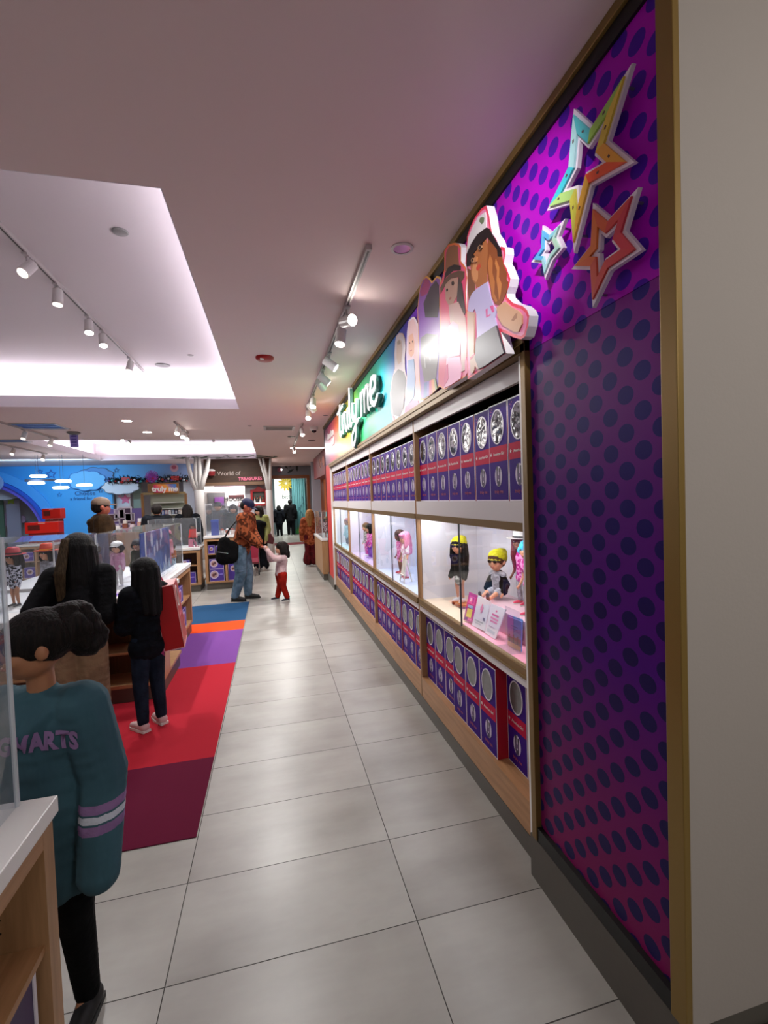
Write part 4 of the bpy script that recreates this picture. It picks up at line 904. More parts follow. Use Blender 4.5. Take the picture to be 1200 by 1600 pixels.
obj('ledge', MB().box(1.165, 1.185, 4.10, 4.26, .955, .965), M('#d4ccc0', .4), t); obj('canvas', MB().prism([(1.178, .966), (1.186, .966), (1.212, 1.10), (1.204, 1.10)], 'y', 4.12, 4.24), M('#e8e4da', .5), t)
def card(label, cs, xb, xt, m, name='card', cat='card', marks=(), th=.006):
    """a leaning card given by its four corners: bottom left, bottom right, top right, top left"""
    P = [at(*cs[0], x=xb), at(*cs[1], x=xb), at(*cs[2], x=xt), at(*cs[3], x=xt)]; zb = min(P[0].z, P[1].z); dz = .890-zb
    for p_ in P: p_.z += dz
    t = thing(name, label, cat, tuple((P[0]+P[1])/2)); n = (P[1]-P[0]).cross(P[3]-P[0]).normalized(); n = n if n.x < 0 else -n
    b = MB(); f = [p+n*0 for p in P]; k = [p-n*th for p in P]
    b.face(f).face(k[::-1])
    for i in range(4): j = (i+1) % 4; b.face([f[j], f[i], k[i], k[j]])
    obj('board', b, m, t)
    for (u0, u1, v0, v1, h) in marks:
        q = lambda u, v: (P[0].lerp(P[1], u)).lerp(P[3].lerp(P[2], u), v)+n*.0012
        obj('print', MB().face([q(u0, v0), q(u1, v0), q(u1, v1), q(u0, v1)]), M(h, .4), t)
    return t, P, n
card('magenta and yellow activity book leaning in the nearest case', [(724, 963), (737, 967), (747, 925), (733, 919)], 1.17, 1.22, M('#c02888', .4), 'book', 'book',
     [(.15, .85, .62, .9, '#e04aa8'), (.2, .8, .15, .45, '#e8d23c'), (.2, .75, .48, .58, '#8fb8d8'), (.5, .9, .05, .13, '#f070b0'), (.1, .4, .05, .12, '#5a2878'), (.3, .45, .70, .84, '#f4c8e0'), (.6, .7, .66, .86, '#7c2090')])
card('white leaning card with a small pink star, left of its twin', [(737, 972), (756.5, 981), (765.5, 935), (747, 925)], 1.17, 1.22, M('#dfe3ea', .4), marks=[(.40, .62, .58, .72, '#e58fb0'), (.46, .56, .50, .80, '#e58fb0'), (.15, .8, .20, .24, '#a8b0bc'), (.2, .7, .12, .15, '#b8c0cc'), (.75, .9, .3, .4, '#6a7488')])
card('white leaning card with pink printed lines, beside the starred card', [(757.5, 982), (773, 992), (790, 945), (767, 936)], 1.17, 1.22, M('#e4e2ea', .4), marks=[(.25, .75, .66, .72, '#d86a9c'), (.2, .8, .54, .60, '#e08cb4'), (.22, .78, .44, .50, '#e08cb4'), (.2, .7, .28, .31, '#c0a8c0'), (.15, .85, .1, .2, '#c4ccd8'), (.45, .55, .8, .86, '#e06a9c')])
card('sunset coloured sign card in a clear holder on the pink mat', [(793, 993), (813.5, 1003), (814.5, 956), (793, 948)], 1.19, 1.20, M('#5a78c8', .3), 'sign_card', 'sign', [(0, .45, .35, 1, '#c050a8'), (0, 1, 0, .16, '#e8883c'), (0, 1, .16, .38, '#9c3a5c'), (.25, .75, .72, .75, '#2c3c78'), (.3, .7, .64, .66, '#2c3c78'), (.1, .2, .16, .42, '#702a48'), (.4, .5, .16, .46, '#702a48'), (.7, .8, .16, .44, '#702a48')])
card('pink and blue sign card behind the sunset coloured card', [(793, 975), (814, 983), (815, 945), (793, 938.5)], 1.25, 1.26, M('#4c98d0', .3), 'sign_card', 'sign', [(0, .4, 0, 1, '#d060b0'), (.1, .3, .75, .9, '#f0c8e0'), (.45, .9, .72, .76, '#e8f0f8')])
t = thing('sign_holder', 'clear acrylic stand holding the sunset coloured card', 'stand', (1.18, 2.16, .889)); P0 = at(793, 993, x=1.19); P1 = at(813, 1003, x=1.19)
obj('base', MB().box(1.13, 1.187, P1.y-.01, P0.y+.01, .889, .892), ACRYL, t); obj('front', MB().box(1.1855, 1.1875, P1.y-.01, P0.y+.01, .893, 1.10), ACRYL, t)
# ------------------------------------------------------------------ counters with acrylic covers
PUR2 = M('#4a3494', .4); PUR3 = M('#5c46a8', .4)
def acrylic_box(parent, x0, x1, y0, y1, z0, z1, w=.006):
    g = obj('acrylic_cover', MB().box(x0, x1, y0, y0+w, z0, z1).box(x0, x1, y1-w, y1, z0, z1).box(x0, x0+w, y0+w, y1-w, z0, z1).box(x1-w, x1, y0+w, y1-w, z0, z1), ACRYL, parent)
    obj('cover_top', MB().box(x0, x1, y0, y1, z1+.0005, z1+.008), ACRYL, g)
    for (x, y) in ((x0, y0), (x1, y0), (x0, y1), (x1, y1)): obj('cover_edge', MB().box(x-.0045, x+.0045, y-.0045, y+.0045, z0, z1), ACEDGE, g)
    return g
def counter(label, x0, x1, y0, y1, H=.92, open_x=None, open_y=None, kick=.13, shelves=(.48,), group='wood counters with white tops'):
    """a wood bookcase counter; open_x: the spans of its right side that are open shelves, open_y the same on its near side"""
    t = thing('display_counter', label, 'counter', ((x0+x1)/2, (y0+y1)/2, 0), group=group)
    obj('top', MB().box(x0-.012, x1+.012, y0-.012, y1+.012, H-.045, H), WHITEG, t, bev=.003)
    obj('shadow_gap', MB().box(x0+.01, x1-.01, y0+.01, y1-.01, H-.056, H-.0455), BLACK, t)
    obj('plinth', MB().box(x0+.015, x1-.015, y0+.015, y1-.015, .0056, kick), KICK, t)
    w = .035; zt = H-.057
    obj('bottom', MB().box(x0, x1, y0, y1, kick+.0005, kick+.03), OAKX, t)
    D = .34
    if open_x:
        cuts = sorted(open_x); ys = [y0]+[c for ab in cuts for c in ab]+[y1]
        for a, b_ in zip(ys[0::2], ys[1::2]):
            if b_-a > .004: obj('side_panel', MB().box(x1-D, x1, a, b_, kick+.031, zt), OAK, t)
        for a, b_ in cuts:
            obj('rail', MB().box(x1-.02, x1, a+.0005, b_-.0005, zt-.045, zt), OAKY, t)
            obj('back_panel', MB().box(x1-D, x1-D+.01, a, b_, kick+.031, zt), OAKD, t)
            for z in shelves: obj('shelf', MB().box(x1-D+.011, x1-.01, a+.0005, b_-.0005, z, z+.02), OAKY, t)
    if open_y:
        xe = x1-D-.001 if open_x else x1
        cuts = sorted(open_y); xs = [x0]+[c for ab in cuts for c in ab]+[xe]
        for a, b_ in zip(xs[0::2], xs[1::2]):
            if b_-a > .004: obj('side_panel', MB().box(a, b_, y0, y0+D, kick+.031, zt), OAK, t)
        for a, b_ in cuts:
            obj('rail', MB().box(a+.0005, b_-.0005, y0, y0+.02, zt-.045, zt), OAKX, t)
            obj('back_panel', MB().box(a, b_, y0+D-.01, y0+D, kick+.031, zt), OAKD, t)
            for z in shelves: obj('shelf', MB().box(a+.0005, b_-.0005, y0+.01, y0+D-.011, z, z+.02), OAKX, t)
    if not open_y and not open_x: obj('body', MB().box(x0, x1, y0, y1, kick+.031, zt), OAK, t)
    return t
def carton(label, x0, x1, y0, y1, z0, z1, face='-y', seed=0, group='purple cartons on counter shelves', col=None):
    t = thing('carton', label, 'box', ((x0+x1)/2, (y0+y1)/2, z0), group=group); z0 += .0008
    obj('box', MB().box(x0, x1, y0, y1, z0, z1), col or PUR2, t)
    e = .006
    if face == '-y':
        w, h = x1-x0, z1-z0; r = min(h*.38, w*.3); cx = x0+w*.32 if w > h else (x0+x1)/2; cz = (z0+z1)/2+.05*h; f = y0
        P = lambda poly, a, b, m, M_=None: None
        obj('printed_front', MB().ring([(x0, z0), (x1, z0), (x1, z1), (x0, z1)], [(x0+e, z0+e), (x1-e, z0+e), (x1-e, z1-e), (x0+e, z1-e)], 'y', f-.0015, f-.0002, 0)
            .prism(ell(cx, cz, r, r, 20), 'y', f-.002, f-.0003, 0).prism(ell(cx, cz, r*.8, r*.8, 20), 'y', f-.0027, f-.0021, 1).prism(ell(cx-.2*r, cz-.1*r, r*.32, r*.4, 12), 'y', f-.0034, f-.0028, 2).prism(ell(cx+.25*r, cz+.15*r, r*.25, r*.35, 12), 'y', f-.0034, f-.0028, 3)
            .box(x0+w*.64, x1-w*.1, f-.002, f-.0003, cz-.012, cz+.012, 4), [M('#c8bce0', .5), M('#b79a94', .5), M('#6a3a3c', .5), M('#4a3040', .5), M('#8a7cd0', .5)], t)
    else:
        w, h = y1-y0, z1-z0; r = min(h*.38, w*.36); cy = (y0+y1)/2; cz = (z0+z1)/2; f = x1
        obj('printed_front', MB().ring([(y0, z0), (y1, z0), (y1, z1), (y0, z1)], [(y0+e, z0+e), (y1-e, z0+e), (y1-e, z1-e), (y0+e, z1-e)], 'x', f+.0002, f+.0015, 0)
            .prism(ell(cy, cz, r, r, 20), 'x', f+.0003, f+.002, 0).prism(ell(cy, cz, r*.75, r*.75, 20), 'x', f+.0021, f+.0027, 1), [M('#c8bce0', .5), M('#a84c6c', .5)], t)
    return t
# nearest counter, its corner cuts into the picture
ct = counter('nearest wood counter with white top and green turf, its corner against the camera side', -2.4, -.613, -.2, 1.398, open_x=[(-.16, 1.345)], shelves=(.545,))
for k in range(6):
    for s_ in (-.28, -.08): obj('shelf_hole', MB().cyl((-.9 if s_ < -.1 else -.72, 1.3445, .62+k*.035), (-.9 if s_ < -.1 else -.72, 1.3449, .62+k*.035), .003, n=8), M('#1c100a', .8), ct)
acrylic_box(ct, -2.3, -.685, -.1, 1.385, .921, 1.63)
def grass_strip(name, label, x0, x1, y0, y1, z, n=2600):
    b = MB(); b.box(x0, x1, y0, y1, z, z+.006)
    for _ in range(n):
        x = random.uniform(x0, x1); y = random.uniform(y0, y1); a = random.uniform(0, 6.28); h = random.uniform(.012, .024); d = (math.cos(a)*.0022, math.sin(a)*.0022); l = (random.gauss(0, .006), random.gauss(0, .006))
        b.face([(x-d[0], y-d[1], z+.005), (x+d[0], y+d[1], z+.005), (x+l[0], y+l[1], z+h)])
    o = obj(name, b, M('#2f7a34', .7)); return tag(o, label, 'grass', kind='stuff')
grass_strip('artificial_turf', 'green artificial turf inside the nearest acrylic cover', -1.3, -.76, .85, 1.30, .921)
t = thing('storybook_box', 'purple box with red side and white edges on the bottom of the nearest counter', 'box', (-.8, 1.1, .17))
obj('box', MB().box(-.93, -.64, .72, 1.32, .1615, .535), M('#3a1f52', .4), t); obj('red_side', MB().box(-.93, -.64, .66, .7195, .1615, .535), REDB, t)
obj('white_edge', MB().box(-.6395, -.636, .66, 1.32, .525, .538).box(-.6395, -.636, 1.308, 1.32, .1615, .5245), EDGEW, t)
# counter where the woman stands, with capped dolls
c2 = counter('white topped counter behind the girl in teal, holding the dolls in red hats', -3.4, -1.62, 3.72, 5.0, shelves=(.48,), open_y=[(-3.3, -2.5), (-2.45, -1.7)])
acrylic_box(c2, -3.35, -1.66, 4.05, 4.95, .921, 1.45)
# island with the jellyfish case
isl = counter('wood island counter with the blue jellyfish case, behind the red bag', -2.7, -1.10, 5.25, 6.55, open_x=[(5.72, 6.5)], shelves=(.48,))
acrylic_box(isl, -1.60, -1.18, 4.74, 6.50, .921, 1.45)
i2 = counter('near block of the island, beside the girl with the red bag', -1.56, -1.0, 4.33, 5.2, open_y=[(-1.52, -1.04)], shelves=(.42,))
JEL = NT('jellyfish_print', .35); v_, o_ = JEL.coords(); f_ = JEL.noise(v_, 5, 2)
vo = JEL.node('ShaderNodeTexVoronoi'); vo.inputs['Scale'].default_value = 6.5; JEL.nt.links.new(JEL.scaled(v_, 1, 1, .6), vo.inputs['Vector'])
JEL.color(JEL.mix(JEL.ramp(vo.outputs['Distance'], [(.22, '#ffffff'), (.36, '#000000')]), JEL.ramp(f_, [(.35, '#102c78'), (.65, '#2c5cb4')]), hx('#d4d8ea')))
t = thing('backdrop_panel', 'blue printed jellyfish backdrop inside the island case', 'panel', (-1.4, 5.9, .925))
obj('board', MB().box(-1.262, -1.25, 4.86, 6.12, .9215, 1.43), JEL.m, t)
t = thing('coral_ornament', 'white coral and ice spikes at the foot of the jellyfish backdrop', 'coral', (-1.3, 5.9, .9215)); b = MB()
for k in range(22):
    y = 5.45+k*.036; x = -1.218+random.uniform(-.012, .012); b.cyl((x, y, .9265), (x+random.uniform(-.01, .01), y+random.uniform(-.03, .03), .96+random.uniform(.02, .12)), .011, .002, n=7)
obj('spikes', b, M('#cfe0f0', .3), t)
PNK = mat_cloth('pink_suit', '#d88090', '#eaa4b0'); RED = mat_cloth('red_cloth', '#b81410', '#d42018'); GRN = mat_cloth('olive', '#2c3826', '#3c4a30')
doll('doll in a pink hat and pink suit inside the island case', -1.31, 6.26, .922, 3.0, .46, top=dict(m=PNK, w=.02, z=.36), bottom=dict(kind='trousers', m=PNK), shoes='#e0c0c0', skin='brown', hair=dict(kind='short', m=DARKH), hat=dict(kind='beanie', m=PNK), arms=AR)
doll('crouching surfer doll with a bent arm at the corner of the island', -1.27, 6.40, .922, 2.8, .26, top=dict(m=mat_cloth('orange', '#c0703c', '#dc9058'), w=.02, z=.36), bottom=dict(kind='trousers', m=mat_cloth('teal_suit', '#1c5c78', '#e0ecf0', scale=20, hard=True)), shoes='#d0d0d0', skin='brown', hair=dict(kind='short', m=DARKH), arms=AR)
doll('doll in a dark red hat with long black hair, inside the white topped counter case', -2.05, 4.30, .922, 2.6, .46, top=dict(m=mat_cloth('dotted', '#20202c', '#c0c0d0', scale=60, hard=True), w=.02, z=.34), shoes='#303030', skin='tan', hair=dict(kind='long', m=BLKH, len=.2), hat=dict(kind='brimmed', m=M('#a8202c', .5)), arms=AR)
doll('doll in an orange red hat beside the dark red hatted doll', -1.86, 4.42, .922, 2.6, .47, top=dict(m=GRYK, w=.02, z=.34), shoes='#303030', hair=dict(kind='long', m=BLKH, len=.2), hat=dict(kind='brimmed', m=M('#cc3c1c', .5), band=M('#e8a020', .5)), arms=AR)
doll('doll in a white cap on the near block of the island', -1.49, 4.96, .922, 2.9, .44, top=dict(m=mat_cloth('lilac_top', '#c080a0', '#e0b0c8'), w=.02, z=.36), bottom=dict(kind='trousers', m=WHITE), shoes='#e0e0e0', hair=dict(kind='bob', m=DARKH, len=.08), hat=dict(kind='cap', m=WHITEG), arms=AR)
doll('doll in a dark beret and olive jacket with a red scarf', -1.345, 5.12, .922, 2.9, .44, top=dict(m=GRN, w=.03, z=.36), bottom=dict(kind='trousers', m=BLK), shoes='#2c1c14', hair=dict(kind='bob', m=DARKH, len=.08), hat=dict(kind='cap', m=M('#2c2c30', .6)), arms=AR)
t = thing('leaflet', 'small purple leaflet on the near block of the island', 'leaflet', (-1.40, 4.5, .9205)); obj('sheet', MB().prism([(-1.5, 4.42), (-1.34, 4.40), (-1.30, 4.58), (-1.46, 4.60)], 'z', .9206, .924), M('#c0a0c8', .4), t); obj('print', MB().prism([(-1.48, 4.43), (-1.36, 4.415), (-1.34, 4.50), (-1.46, 4.515)], 'z', .9242, .925), M('#5038b0', .4), t)
carton('purple carton with round pink picture on the upper island shelf', -1.36, -1.125, 5.78, 6.10, .5001, .70, '+x')
carton('purple carton with round pink picture low in the island', -1.36, -1.125, 5.95, 6.25, .161, .40, '+x')
bc = at(26, 848, y=11.9); bd = at(82, 849, y=11.9)
counter('wood counter seen through the clear cover, behind the red hatted dolls', bc.x, bd.x, bc.y, bc.y+.5, open_y=[(bc.x+.08, (bc.x+bd.x)/2-.02), ((bc.x+bd.x)/2+.02, bd.x-.05)], shelves=(.52,))
carton('purple carton low in the counter behind the red hatted dolls', bc.x+.1, bc.x+.32, bc.y+.03, bc.y+.25, .1615, .40)
carton('purple carton on the shelf of the counter behind the red hatted dolls', bc.x+.1, bc.x+.3, bc.y+.03, bc.y+.25, .5405, .74)
# far counters facing the aisle
fc1 = counter('taller far wood counter behind the man in the camouflage jacket', -1.32, -.62, 9.52, 11.2, H=1.06, open_y=[(-1.27, -.95), (-.91, -.67)], shelves=(.69,))
fc2 = counter('lower far wood counter left of the taller far counter', -2.6, -1.40, 9.45, 10.1, H=.86, open_y=[(-2.5, -2.05), (-2.0, -1.46)], shelves=(.50,))
acrylic_box(fc2, -2.3, -1.45, 9.5, 10.05, .861, 1.42); acrylic_box(fc1, -1.28, -.66, 9.6, 10.6, 1.061, 1.70)
carton('wide purple carton with brown round picture, upper of two stacked', -1.25, -.98, 9.56, 9.84, .405, .60)
carton('wide purple carton with brown round picture, lower of two stacked', -1.25, -.98, 9.56, 9.84, .1615, .40)
carton('narrow purple carton behind the jeans of the man', -.90, -.70, 9.56, 9.84, .1615, .58)
carton('small purple carton on the upper shelf of the taller far counter', -1.26, -1.14, 9.56, 9.75, .7105, .88)
carton('small purple carton with blue lid beside the upper shelf carton', -1.12, -.98, 9.56, 9.75, .7105, .86)
carton('small purple carton on the middle shelf of the lower far counter', -1.72, -1.60, 9.5, 9.7, .5205, .62)
carton('purple carton at the bottom of the lower far counter', -1.74, -1.50, 9.5, 9.7, .1615, .38)
doll('doll in a red jacket standing on the lower far counter', -1.55, 9.75, .862, 3.0, .46, top=dict(m=RED, w=.03, z=.38), bottom=dict(kind='trousers', m=BLK), shoes='#202020', skin='brown', hair=dict(kind='bob', m=BLKH, len=.1), arms=AR, vox=.007, face=False)
t = thing('pink_folder', 'pink folded card standing by the red jacket doll', 'card', (-1.56, 9.6, .862)); obj('front_leaf', MB().prism([(-1.62, .8645), (-1.52, .8635), (-1.54, 1.02), (-1.61, 1.02)], 'y', 9.57, 9.575), M('#c87088', .5), t); obj('back_leaf', MB().prism([(-1.50, .8635), (-1.44, .8635), (-1.51, 1.02), (-1.54, 1.02)], 'y', 9.60, 9.605), M('#a85870', .5), t)
t = thing('blue_gift_box', 'royal blue box inside the taller far counter case', 'box', (-1.12, 9.75, 1.062)); obj('box', MB().box(-1.20, -1.06, 9.68, 9.85, 1.0625, 1.33), M('#1c3c98', .4), t); obj('lid', MB().box(-1.205, -1.055, 9.675, 9.855, 1.331, 1.37), M('#2c50b0', .4), t)
for i, (x, c, l) in enumerate(((-1.0, '#e0dcd8', 'white toy basket'), (-.90, '#c06048', 'small red toy cup'), (-.80, '#d8c8c0', 'pale toy jar'))):
    t = thing('toy_accessory', l+' in the taller far counter case', 'toy', (x, 9.75, 1.062)); obj('cup', MB().lathe([(0, 0), (.035, 0), (.042, .09), (.038, .09), (.034, .01)], (x, 9.75, 1.0625), 14), M(c, .5), t); obj('content', MB().ball((x, 9.75, 1.0625+.095), (.036, .036, .03), 10, 8), M(['#b04830', '#e0e0e0', '#8c3c30'][i], .5), t)
# counter at the right, past the shelves
rc = counter('wood counter at the far end of the red wall panel, with teal case', .98, 1.30, 9.62, 11.3, H=.88, shelves=(.5,))
acrylic_box(rc, 1.0, 1.28, 9.66, 11.2, .881, 1.43)
obj('teal_backdrop', MB().box(1.25, 1.26, 9.75, 11.1, .882, 1.10), M('#5cb8b4', .5), rc); obj('teal_backdrop', MB().box(1.25, 1.26, 9.75, 11.1, 1.30, 1.42), M('#6cc8c0', .5), rc)
doll('doll in a dark red patterned dress in the teal case', 1.12, 9.86, .882, 2.9, .44, top=dict(m=mat_cloth('wine_pattern', '#5a1420', '#c8b0b0', scale=50, hard=True), w=.03, z=.30), shoes='#c02040', skin='brown', hair=dict(kind='bob', m=BLKH, len=.12), hat=dict(kind='beanie', m=GOLD2), arms=AR, face=False, vox=.006)
# carpet
t = thing('carpet', 'striped carpet of wine, red, purple, orange and blue bands beside the tiles', 'carpet', (-1.5, 5.2, 0))
for nm, y0, y1, c in (('wine_band', 2.46, 3.215, '#5a0f2c'), ('red_band', 3.215, 5.07, '#a81f2e'), ('purple_band', 5.07, 6.39, '#6f3f88'), ('orange_band', 6.39, 6.87, '#d8481a'), ('blue_band', 6.87, 8.10, '#1c4468')):
    n = NT('carpet_'+nm, .95); v, o = n.coords(); n.color(hx(c)); n.bump(n.noise(v, 400, 2), .5, .004); n.b.inputs['Specular IOR Level'].default_value = .15
    obj(nm, MB().box(-6.5, -.447, y0, y1, .0003, .005), n.m, t)
# ------------------------------------------------------------------ people
TEAL = NT('teal_fleece', .9); _v, _o = TEAL.coords(); TEAL.color(TEAL.ramp(TEAL.noise(_v, 3, 3), [(.35, '#2c4c58'), (.65, '#355a66')])); TEAL.bump(TEAL.noise(TEAL.scaled(_v, 1, 1, .45), 9, 3), .6, .03); TEAL = TEAL.m
LILAC = mat_cloth('lilac_stripe', '#80608c', '#8c6c98'); WSTR = mat_cloth('white_stripe', '#b8bcc8', '#c4c8d4'); BLKL = mat_cloth('black_leggings', '#08080a', '#0e0e10')
def Wl(p, loc, yaw, H): return Matrix.Rotation(-yaw, 3, 'Z') @ (Vector(p)-Vector(loc))/H
# girl in the teal sweatshirt
H = 1.38; loc = Vector((-.755, 1.70, 0)); yaw = PI-.16
def stripe(c):
    x, z = c.x, c.z
    if x < -.098:
        for a, b_, m in ((.535, .556, 1), (.516, .530, 2), (.490, .511, 1)):
            if a < z+.0*x < b_: return m
    return 0
g1 = figure('person in a teal sweatshirt with a curly dark ponytail beside the acrylic cover', loc, yaw, H, hh=.155, skin='tan', head=(-.90, .02), sh=.088, girth=1.0, nl=.03,
       arms=(((.115, .0, .58), (.10, .10, .46)), ((-.128, .0, .60), (-.130, .03, .45))),
       top=dict(name='sweatshirt', m=[TEAL, LILAC, WSTR], w=.026, z=.34, sleeve=1.8, hood=1, paint=stripe, cuff=.026, belly=1.12, smooth=3),
       bottom=dict(kind='trousers', m=BLKL, w=.004), shoes='#0a0a0b', sole='#101010', vox=.0068,
       hair=dict(kind='curly', m=DARKH, vol=1.0, pom=[(.02, -.50, .20, .36), (.02, -.66, -.06, .30), (.0, -.36, .34, .22)]))
sw = [c for c in g1.children if c.name.startswith('sweatshirt')][0]
tx = text('chest_lettering', 'HOGWARTS', .074, M('#8a6a96', .8), g1, (.004, .3, .985), Matrix(((-1, 0, 0, 0), (0, 0, 1, 0), (0, 1, 0, 0), (0, 0, 0, 1))), .0, bold=.004, sx=.74, local=True)
bm = bmesh.new(); bm.from_mesh(tx.data); bmesh.ops.subdivide_edges(bm, edges=bm.edges, cuts=2); bm.to_mesh(tx.data); bm.free()
for v in tx.data.vertices: v.co.z -= v.co.x**2*1.2+v.co.x*.10
stick_on(tx, sw, (0, -1, 0), .004)
# woman in black
H = 1.50; loc = Vector((-1.37, 3.62, .010)); figure('person in a black jacket and khaki trousers with long straight black hair, seen from behind', loc, .15, H, hh=.15, skin='tan', head=(-.1, .25), lean=(.0, .12), girth=1.0, sh=.105,
       arms=(((.115, .02, .61), (.08, .16, .60)), ((-.17, .02, .66), (-.06, .17, .66))), top=dict(name='jacket', m=BLK, w=.020, z=.49, sleeve=1), bottom=dict(kind='trousers', m=mat_cloth('khaki', '#7a624c', '#8c7258', bs=14, bump=.9), w=.022, flare=1.8, knee=1.3), shoes='#2c2420',
       hair=dict(kind='long', m=BLKH, len=.27, vol=1.05, streak=mat_hair('brown_streak', '#2c2216', '#4a3a26')), vox=.009, legw=1.1)
# girl with the red bag
H = 1.30; loc = Vector((-.965, 3.80, .0055)); figure('person in a dark padded jacket and jeans with white sneakers, carrying the red bag', loc, .75, H, hh=.155, skin='tan', head=(.45, .1), sh=.09, girth=1.0,
       arms=(((.12, .0, .62), (.11, .06, .52)), ((-.115, .03, .62), (-.06, .15, .60))), top=dict(name='jacket', m=mat_cloth('navy_padded', '#07090e', '#0d1119', bs=12, bump=.8, sz=3), w=.026, z=.44), bottom=dict(kind='trousers', m=mat_cloth('dark_denim', '#141c2a', '#1c2636'), w=.008),
       shoes='#c8a8a8', hair=dict(kind='long', m=BLKH, len=.24), vox=.008, legw=.9)
t = thing('shopping_bag', 'tall red shopping bag with white edges hanging on the arm of the girl in jeans', 'bag', (-.80, 3.98, .58), 0); t.rotation_euler = (0, math.radians(-7), .12)
obj('bag_body', MB().box(-.072, .072, -.17, .17, 0, .50), M('#a80a12', .4), t, local=True, bev=.006)
b = MB()
for (x, y) in ((.072, -.17), (-.072, -.17), (.072, .17)): b.box(x-.002, x+.002, y-.002, y+.002, 0, .5)
b.box(.0715, .0735, -.17, .17, .497, .502).box(-.072, .072, -.172, -.170, .497, .502).box(.0715, .0735, -.17, .17, -.002, .003).box(-.072, .072, -.172, -.170, -.002, .003)
obj('white_edge', b, M('#e8b8b8', .5), t, local=True)
obj('logo_ring', MB().ring(ell(-.02, .385, .075, .085), ell(-.02, .385, .062, .072), 'x', .0725, .0745), WHITEG, t, local=True); obj('logo_picture', MB().prism(ell(-.02, .385, .061, .071), 'x', .0723, .0735), M('#7a2c28', .4), t, local=True)
text('bag_lettering', 'American Girl', .034, M('#e890a8', .5), t, (.0735, -.01, .24), Matrix(((0, 0, 1, 0), (1, 0, 0, 0), (0, 1, 0, 0), (0, 0, 0, 1))), .0005, local=True)
obj('handle', MB().tube([(-.02, -.10, .50), (-.05, -.08, .60), (-.09, 0, .64), (-.05, .08, .60), (-.02, .10, .50)], .006), M('#c03060', .5), t, local=True)
obj('pink_strap', MB().prism([(-.14, .10), (-.075, .02), (-.075, -.03), (-.15, .06)], 'y', -.18, -.172), M('#a02868', .5), t, local=True)
# man in a brown jacket and cap behind the case
figure('person in a brown jacket and tan cap behind the clear cases', (-2.26, 6.95, .0055), -1.15, 1.83, hh=.13, skin='red', girth=1.25, sh=.12, top=dict(name='jacket', m=mat_cloth('brown_jacket', '#2e2012', '#3e2c1a'), w=.03, z=.45, hood=1), bottom=dict(kind='trousers', m=BLK), shoes='#202020',
       hair=dict(kind='short', m=DARKH, vol=.95), hat=dict(kind='cap', m=M('#7a6454', .7)), vox=.012)
# man in the camouflage jacket with the toddler
CAM2 = mat_cloth('orange_camo', '#4c2615', '#955030', scale=15, hard=True, bs=30)
H = 1.76; loc = Vector((-.56, 8.32, 0)); yaw = -PI/2-.25
hand = Vector((-.20, 8.08, .93)); hl = Wl(hand, loc, yaw, H)
figure('person in an orange camouflage jacket, blue cap and jeans, holding the hand of a toddler', loc, yaw, H, hh=.135, skin='red', head=(.0, .55), lean=(0, .075), girth=1.18, sh=.112,
       arms=(((.14, .09, .67), (hl.x+.005, hl.y-.035, hl.z+.03)), ((-.13, .08, .66), (hl.x-.045, hl.y-.04, hl.z+.04))), legs=(((.055, .01, .27), (.06, -.06, .045)), ((-.055, .04, .27), (-.055, .035, .045))),
       top=dict(name='jacket', m=CAM2, w=.026, z=.46, belly=1.05), bottom=dict(kind='trousers', m=mat_cloth('light_jeans', '#4c6070', '#62788a', bs=14, bump=.8), w=.020, knee=1.1, flare=.9), shoes='#0a0a0a', sole='#101010',
       hair=dict(kind='short', m=DARKH, vol=.93), hat=dict(kind='cap', m=M('#070d3a', .8)), vox=.0095)
t = thing('shoulder_bag', 'black shoulder bag hanging on the man in the camouflage jacket', 'bag', (-.80, 8.10, .8))
q = Blob(); q.chain([V3(-.80, 8.06, 1.03), V3(-.82, 8.05, .80)], [.11, .14], .6).cap(V3(-.68, 8.07, .95), V3(-.71, 8.06, .80), .11, .13, .6)
bb = q.build('bag_body', mat_cloth('nylon', '#060607', '#0c0c0e'), t, .014, 5, Matrix.Translation((.80, -8.10, -.8)))
obj('strap', MB().tube([(-.84, 8.10, 1.05), (-.70, 8.07, 1.28), (-.54, 8.16, 1.46), (-.46, 8.34, 1.44)], .014), BLACK, t); obj('zip', MB().tube([(-.90, 7.935, .90), (-.82, 7.93, .885), (-.74, 7.95, .865)], .004), STEEL, t)
H = 1.0; loc = Vector((.10, 8.02, 0)); yaw = PI/2+.30; h2 = Wl(hand, loc, yaw, H); 
figure('toddler in a pale pink top and red trousers reaching up to the man', loc, yaw, H, hh=.215, skin='light', head=(-.1, -.35), lean=(0, -.03), girth=1.35, sh=.105, legw=1.35,
       arms=(((.15, .13, .70), (.09, .19, .88)), ((-.13, .15, .74), (h2.x, h2.y-.06, h2.z-.02))), legs=(((.075, .0, .26), (.10, .05, .045)), ((-.075, .0, .26), (-.11, -.06, .045))),
       top=dict(name='top', m=mat_cloth('pale_pink_top', '#b89a9c', '#cbb0b0'), w=.022, z=.44, belly=1.05), bottom=dict(kind='trousers', m=mat_cloth('red_trousers', '#7c140a', '#941c10', bs=12, bump=.8), w=.018, flare=1.3, knee=1.2, cuff=.07), shoes='#16182a',
       hair=dict(kind='bob', m=DARKH, len=.12, vol=1.06), vox=.0075)
